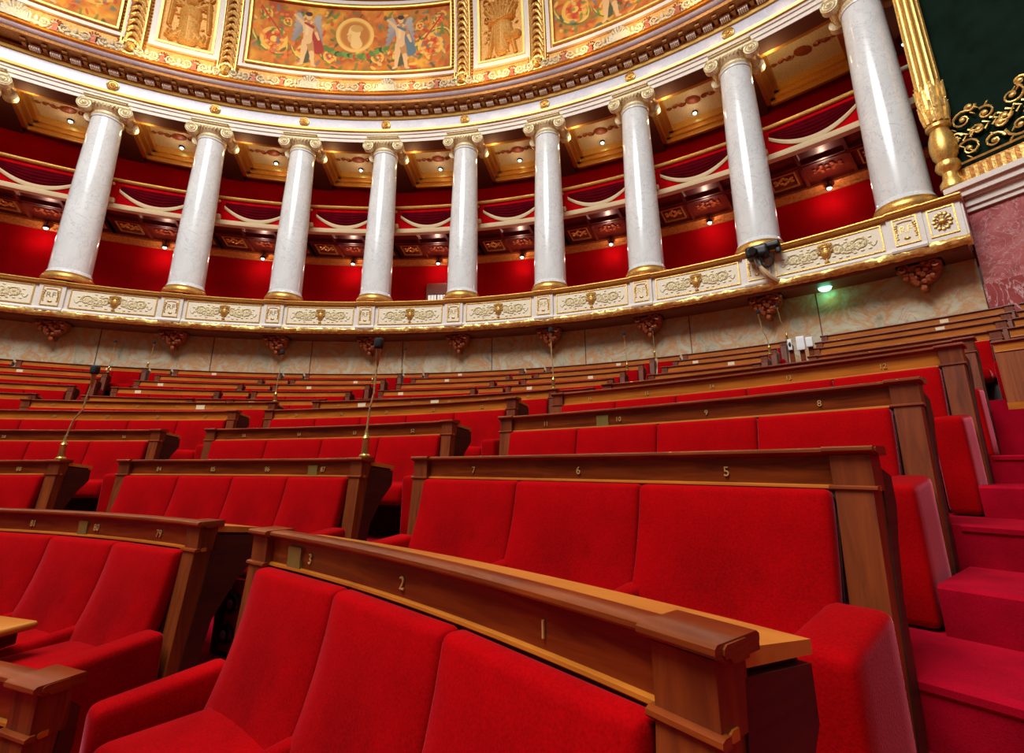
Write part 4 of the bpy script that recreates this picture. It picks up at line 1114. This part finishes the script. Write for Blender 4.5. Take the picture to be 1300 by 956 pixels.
mic(.682, RR[7] + .02, pz(7), 'on an upper post in front of the white panels', -.1)
mic(-.352, RR[8] + .02, pz(8), 'on an upper post left of the left aisle', .02)
mic(-.320, RR[9] + .02, pz(9), 'on the highest row at the left', .05, .55)
mic(.090, RR[9] + .02, pz(9), 'on the highest row near the middle', .05, .55)
mic(.512, RR[9] + .02, pz(9), 'on the highest row right of the middle', 0, .55)
mic(.684, RR[9] + .02, pz(9), 'on the highest row beside the white panels', -.10, .62)
# remote camera on the parapet
ct = .672
rc = empty('remote_camera', pol(RP - .22, ct, ZC + 3.80), 'black remote controlled camera clamped to the parapet below a column', 'camera', None, -ct)
m = MB(); m.soft(.20, .14, .12, .06, (-.05, 0, .16)); m.build('camera_body', M['black'], rc)
m = MB(); m.soft(.16, .10, .06, .03, (.18, .0, .24)); m.soft(.05, .05, .10, .03, (.30, 0, .15)); m.build('camera_housing', M['black'], rc)
MB().tube([(-.08, -.10, .15), (-.10, -.26, .12)], .07, 14).build('lens', M['black'], rc)
MB().tube([(.10 + .10 * K(a), -.05, -.06 + .12 * S(a)) for a in [2 * PI * q_ / 16 for q_ in range(17)]], .02, 6).build('cable_loop', M['foam'], rc)
MB().tube([(-.08, -.0, .08), (-.06, 0, -.06), (.0, .0, -.12)], .06, 10).build('neck_joint', M['steel'], rc)
MB().tube([(-.02, .0, -.10), (.02, .0, -.24), (.08, .06, -.34), (.16, .18, -.40), (.22, .26, -.40)], .055, 8).build('support_arm', M['cream'], rc)
# green exit lamp
ex = empty('exit_lamp', pol(.985 * U, .731, ZC + 3.20), 'small glowing green lamp under the parapet', 'lamp', None, -.731)
MB().blob((0, 0, .02), .11, .09, .07, 12, 6).build('lamp_glass', M['greenlamp'], ex)
MB().box(-.14, .14, -.06, .08, .06, .14).build('lamp_mount', M['soffit'], ex)
ld = bpy.data.lights.new('green_light', 'POINT'); ld.energy = 3; ld.color = (.7, .85, .1); ld.shadow_soft_size = .08
lo = bpy.data.objects.new('green_light', ld); col.objects.link(lo); lo.parent = ex; lo.location = (0, .25, -.15)
# white panels behind the benches at the upper right aisle
for (t, hh, ww, la) in ((.7205, .21, .055, 'larger white glossy panel standing in the upper right aisle'), (.7295, .15, .045, 'smaller white glossy panel just right of the larger one'), (.7095, .17, .028, 'narrow white and black panel left of the larger one')):
    root = empty('display_screen', pol(.838 * U, t, FL[7]), la, 'panel', None, -t)
    zz = ZC + 1.76 - FL[7]
    m = MB(); m.soft(ww, .02, hh / 2, .012, (0, 0, zz)); m.build('glossy_face', M['paper'], root)
    MB().box(-.03, .03, .03, .07, 0, zz, None).build('stand', M['wood'], root); MB().box(-.12, .12, -.06, .12, 0, .03).build('foot', M['wood'], root)
    if ww == .028: MB().blob((0, -.02, zz), .018, .012, .04).build('dark_mark', M['black'], root)
# socket plate under the seats of the left block aisle
sp = empty('socket_plate', pol(.376 * U, .528, FL[1]), 'red plate with two round black sockets standing on the carpet', 'socket plate', None, -.50)
m = MB(); m.box(-.05, .05, -.012, .012, .02, .30, lambda x, y, z: (x + z * .18, y, z)); m.build('plate', M['velvet_deep'], sp)
for z in (.09, .21):
    m = MB(); m.tube([(z * .18, -.012, z), (z * .18, -.035, z)], .038, 14); m.build('round_socket', M['black'], sp)
    m = MB(); m.blob((z * .18, -.036, z), .018, .006, .018); m.build('socket_lens', M['steel'], sp)
MB().box(-.10, .02, -.01, .03, 0, .26).build('black_holder', M['black'], sp)
bx = empty('foot_box', pol(.405 * U, .520, FL[1]), 'dark wooden box with black top on the aisle floor behind the nearest bench', 'box', None, -.52)
m = MB(); m.soft(.11, .10, .14, .015, (0, 0, .145)); m.build('box_body', M['wood_dark_shade'], bx); m = MB(); m.soft(.12, .11, .03, .02, (0, 0, .31)); m.build('box_top', M['black'], bx)
# small writing tablet at the left edge
wt = empty('writing_tablet', (pe[0] - .93, pe[1] + .64, ZC - 1.45), 'small honey coloured writing tablet at the lower left edge', 'tablet')
hh = .90
m = MB(); m.soft(.26, .13, .014, .012, (-.10, 0, hh), (2, 2, 1)); m.xf(lambda x, y, z: (x * K(-.3) - y * S(-.3), x * S(-.3) + y * K(-.3), z)); m.build('tablet_top', M['desk'], wt)
MB().tube([(-.12, .02, 0), (-.12, .02, hh - .02)], .03, 8).build('tablet_leg', M['wood_dark_shade'], wt)
m = MB(); m.box(-.30, .10, -.10, .10, hh - .07, hh - .014); m.build('tablet_apron', M['wood_dark_shade'], wt)

# ------------------------------------------------------------------ lights
def area(name, loc, size, e, c, rot=(0, 0, 0), shape='DISK', sy=None):
    l = bpy.data.lights.new(name, 'AREA'); l.shape = shape; l.size = size; l.energy = e; l.color = c
    if sy: l.size_y = sy
    o = bpy.data.objects.new(name, l); col.objects.link(o); o.location = loc; o.rotation_euler = rot; return o
area('laylight', (-1.5, -.2, ZC + 16.5), 10, 5200, (1, .99, .97))
def pt(name, loc, e, c, r=.08):
    l = bpy.data.lights.new(name, 'POINT'); l.energy = e; l.color = c; l.shadow_soft_size = r
    o = bpy.data.objects.new(name, l); col.objects.link(o); o.location = loc
# uplights hidden behind the cresting: one pair under each panel
for t in (-.92, -.76, -.66, -.56, -.40, -.353, -.31, -.17, -.085, .0, .085, .225, .267, .31, .43, .53, .63, .73):
    p = dome(.0, t, .42); pt('cove_uplight', (p[0], p[1], ZCR + .12), 12, (1, .62, .26), .06)
# gallery ceiling uplights on the back of the architrave
for t in TC[:-1]:
    p = pol(.985 * U + .72, t + .045, ZTp - .30); pt('coffer_light', p, 14, (1, .64, .28), .06)
w = bpy.data.worlds.new('world'); bpy.context.scene.world = w; w.use_nodes = True
bg = w.node_tree.nodes['Background']; bg.inputs[1].default_value = .34
tc = w.node_tree.nodes.new('ShaderNodeTexCoord'); sx = w.node_tree.nodes.new('ShaderNodeSeparateXYZ'); w.node_tree.links.new(tc.outputs['Generated'], sx.inputs[0])
w.node_tree.links.new(ramp(w.node_tree, [(.0, (.10, .045, .03)), (.22, (.16, .08, .05)), (.55, (1, .95, .90))], sx.outputs[2]), bg.inputs[0])

# ------------------------------------------------------------------ camera
cd = bpy.data.cameras.new('camera'); cam = bpy.data.objects.new('camera', cd); col.objects.link(cam)
cd.sensor_width = 36; cd.sensor_fit = 'HORIZONTAL'; cd.lens = 36 * 613.2 / 1300; cd.shift_y = -44.5 / 1300; cd.clip_start = .02; cd.clip_end = 200
cam.location = (.27 * U, .171 * U, ZC); cam.rotation_euler = (PI / 2 + .2543, 0, 0)
sc = bpy.context.scene; sc.camera = cam
sc.view_settings.view_transform = 'Standard'; sc.view_settings.look = 'None'; sc.view_settings.exposure = 0; sc.view_settings.gamma = 1; sc.view_settings.use_curve_mapping = False
sc.cycles.use_denoising = True; sc.cycles.max_bounces = 5; sc.cycles.diffuse_bounces = 3; sc.cycles.glossy_bounces = 3
try: sc.cycles.use_light_tree = True
except Exception: pass
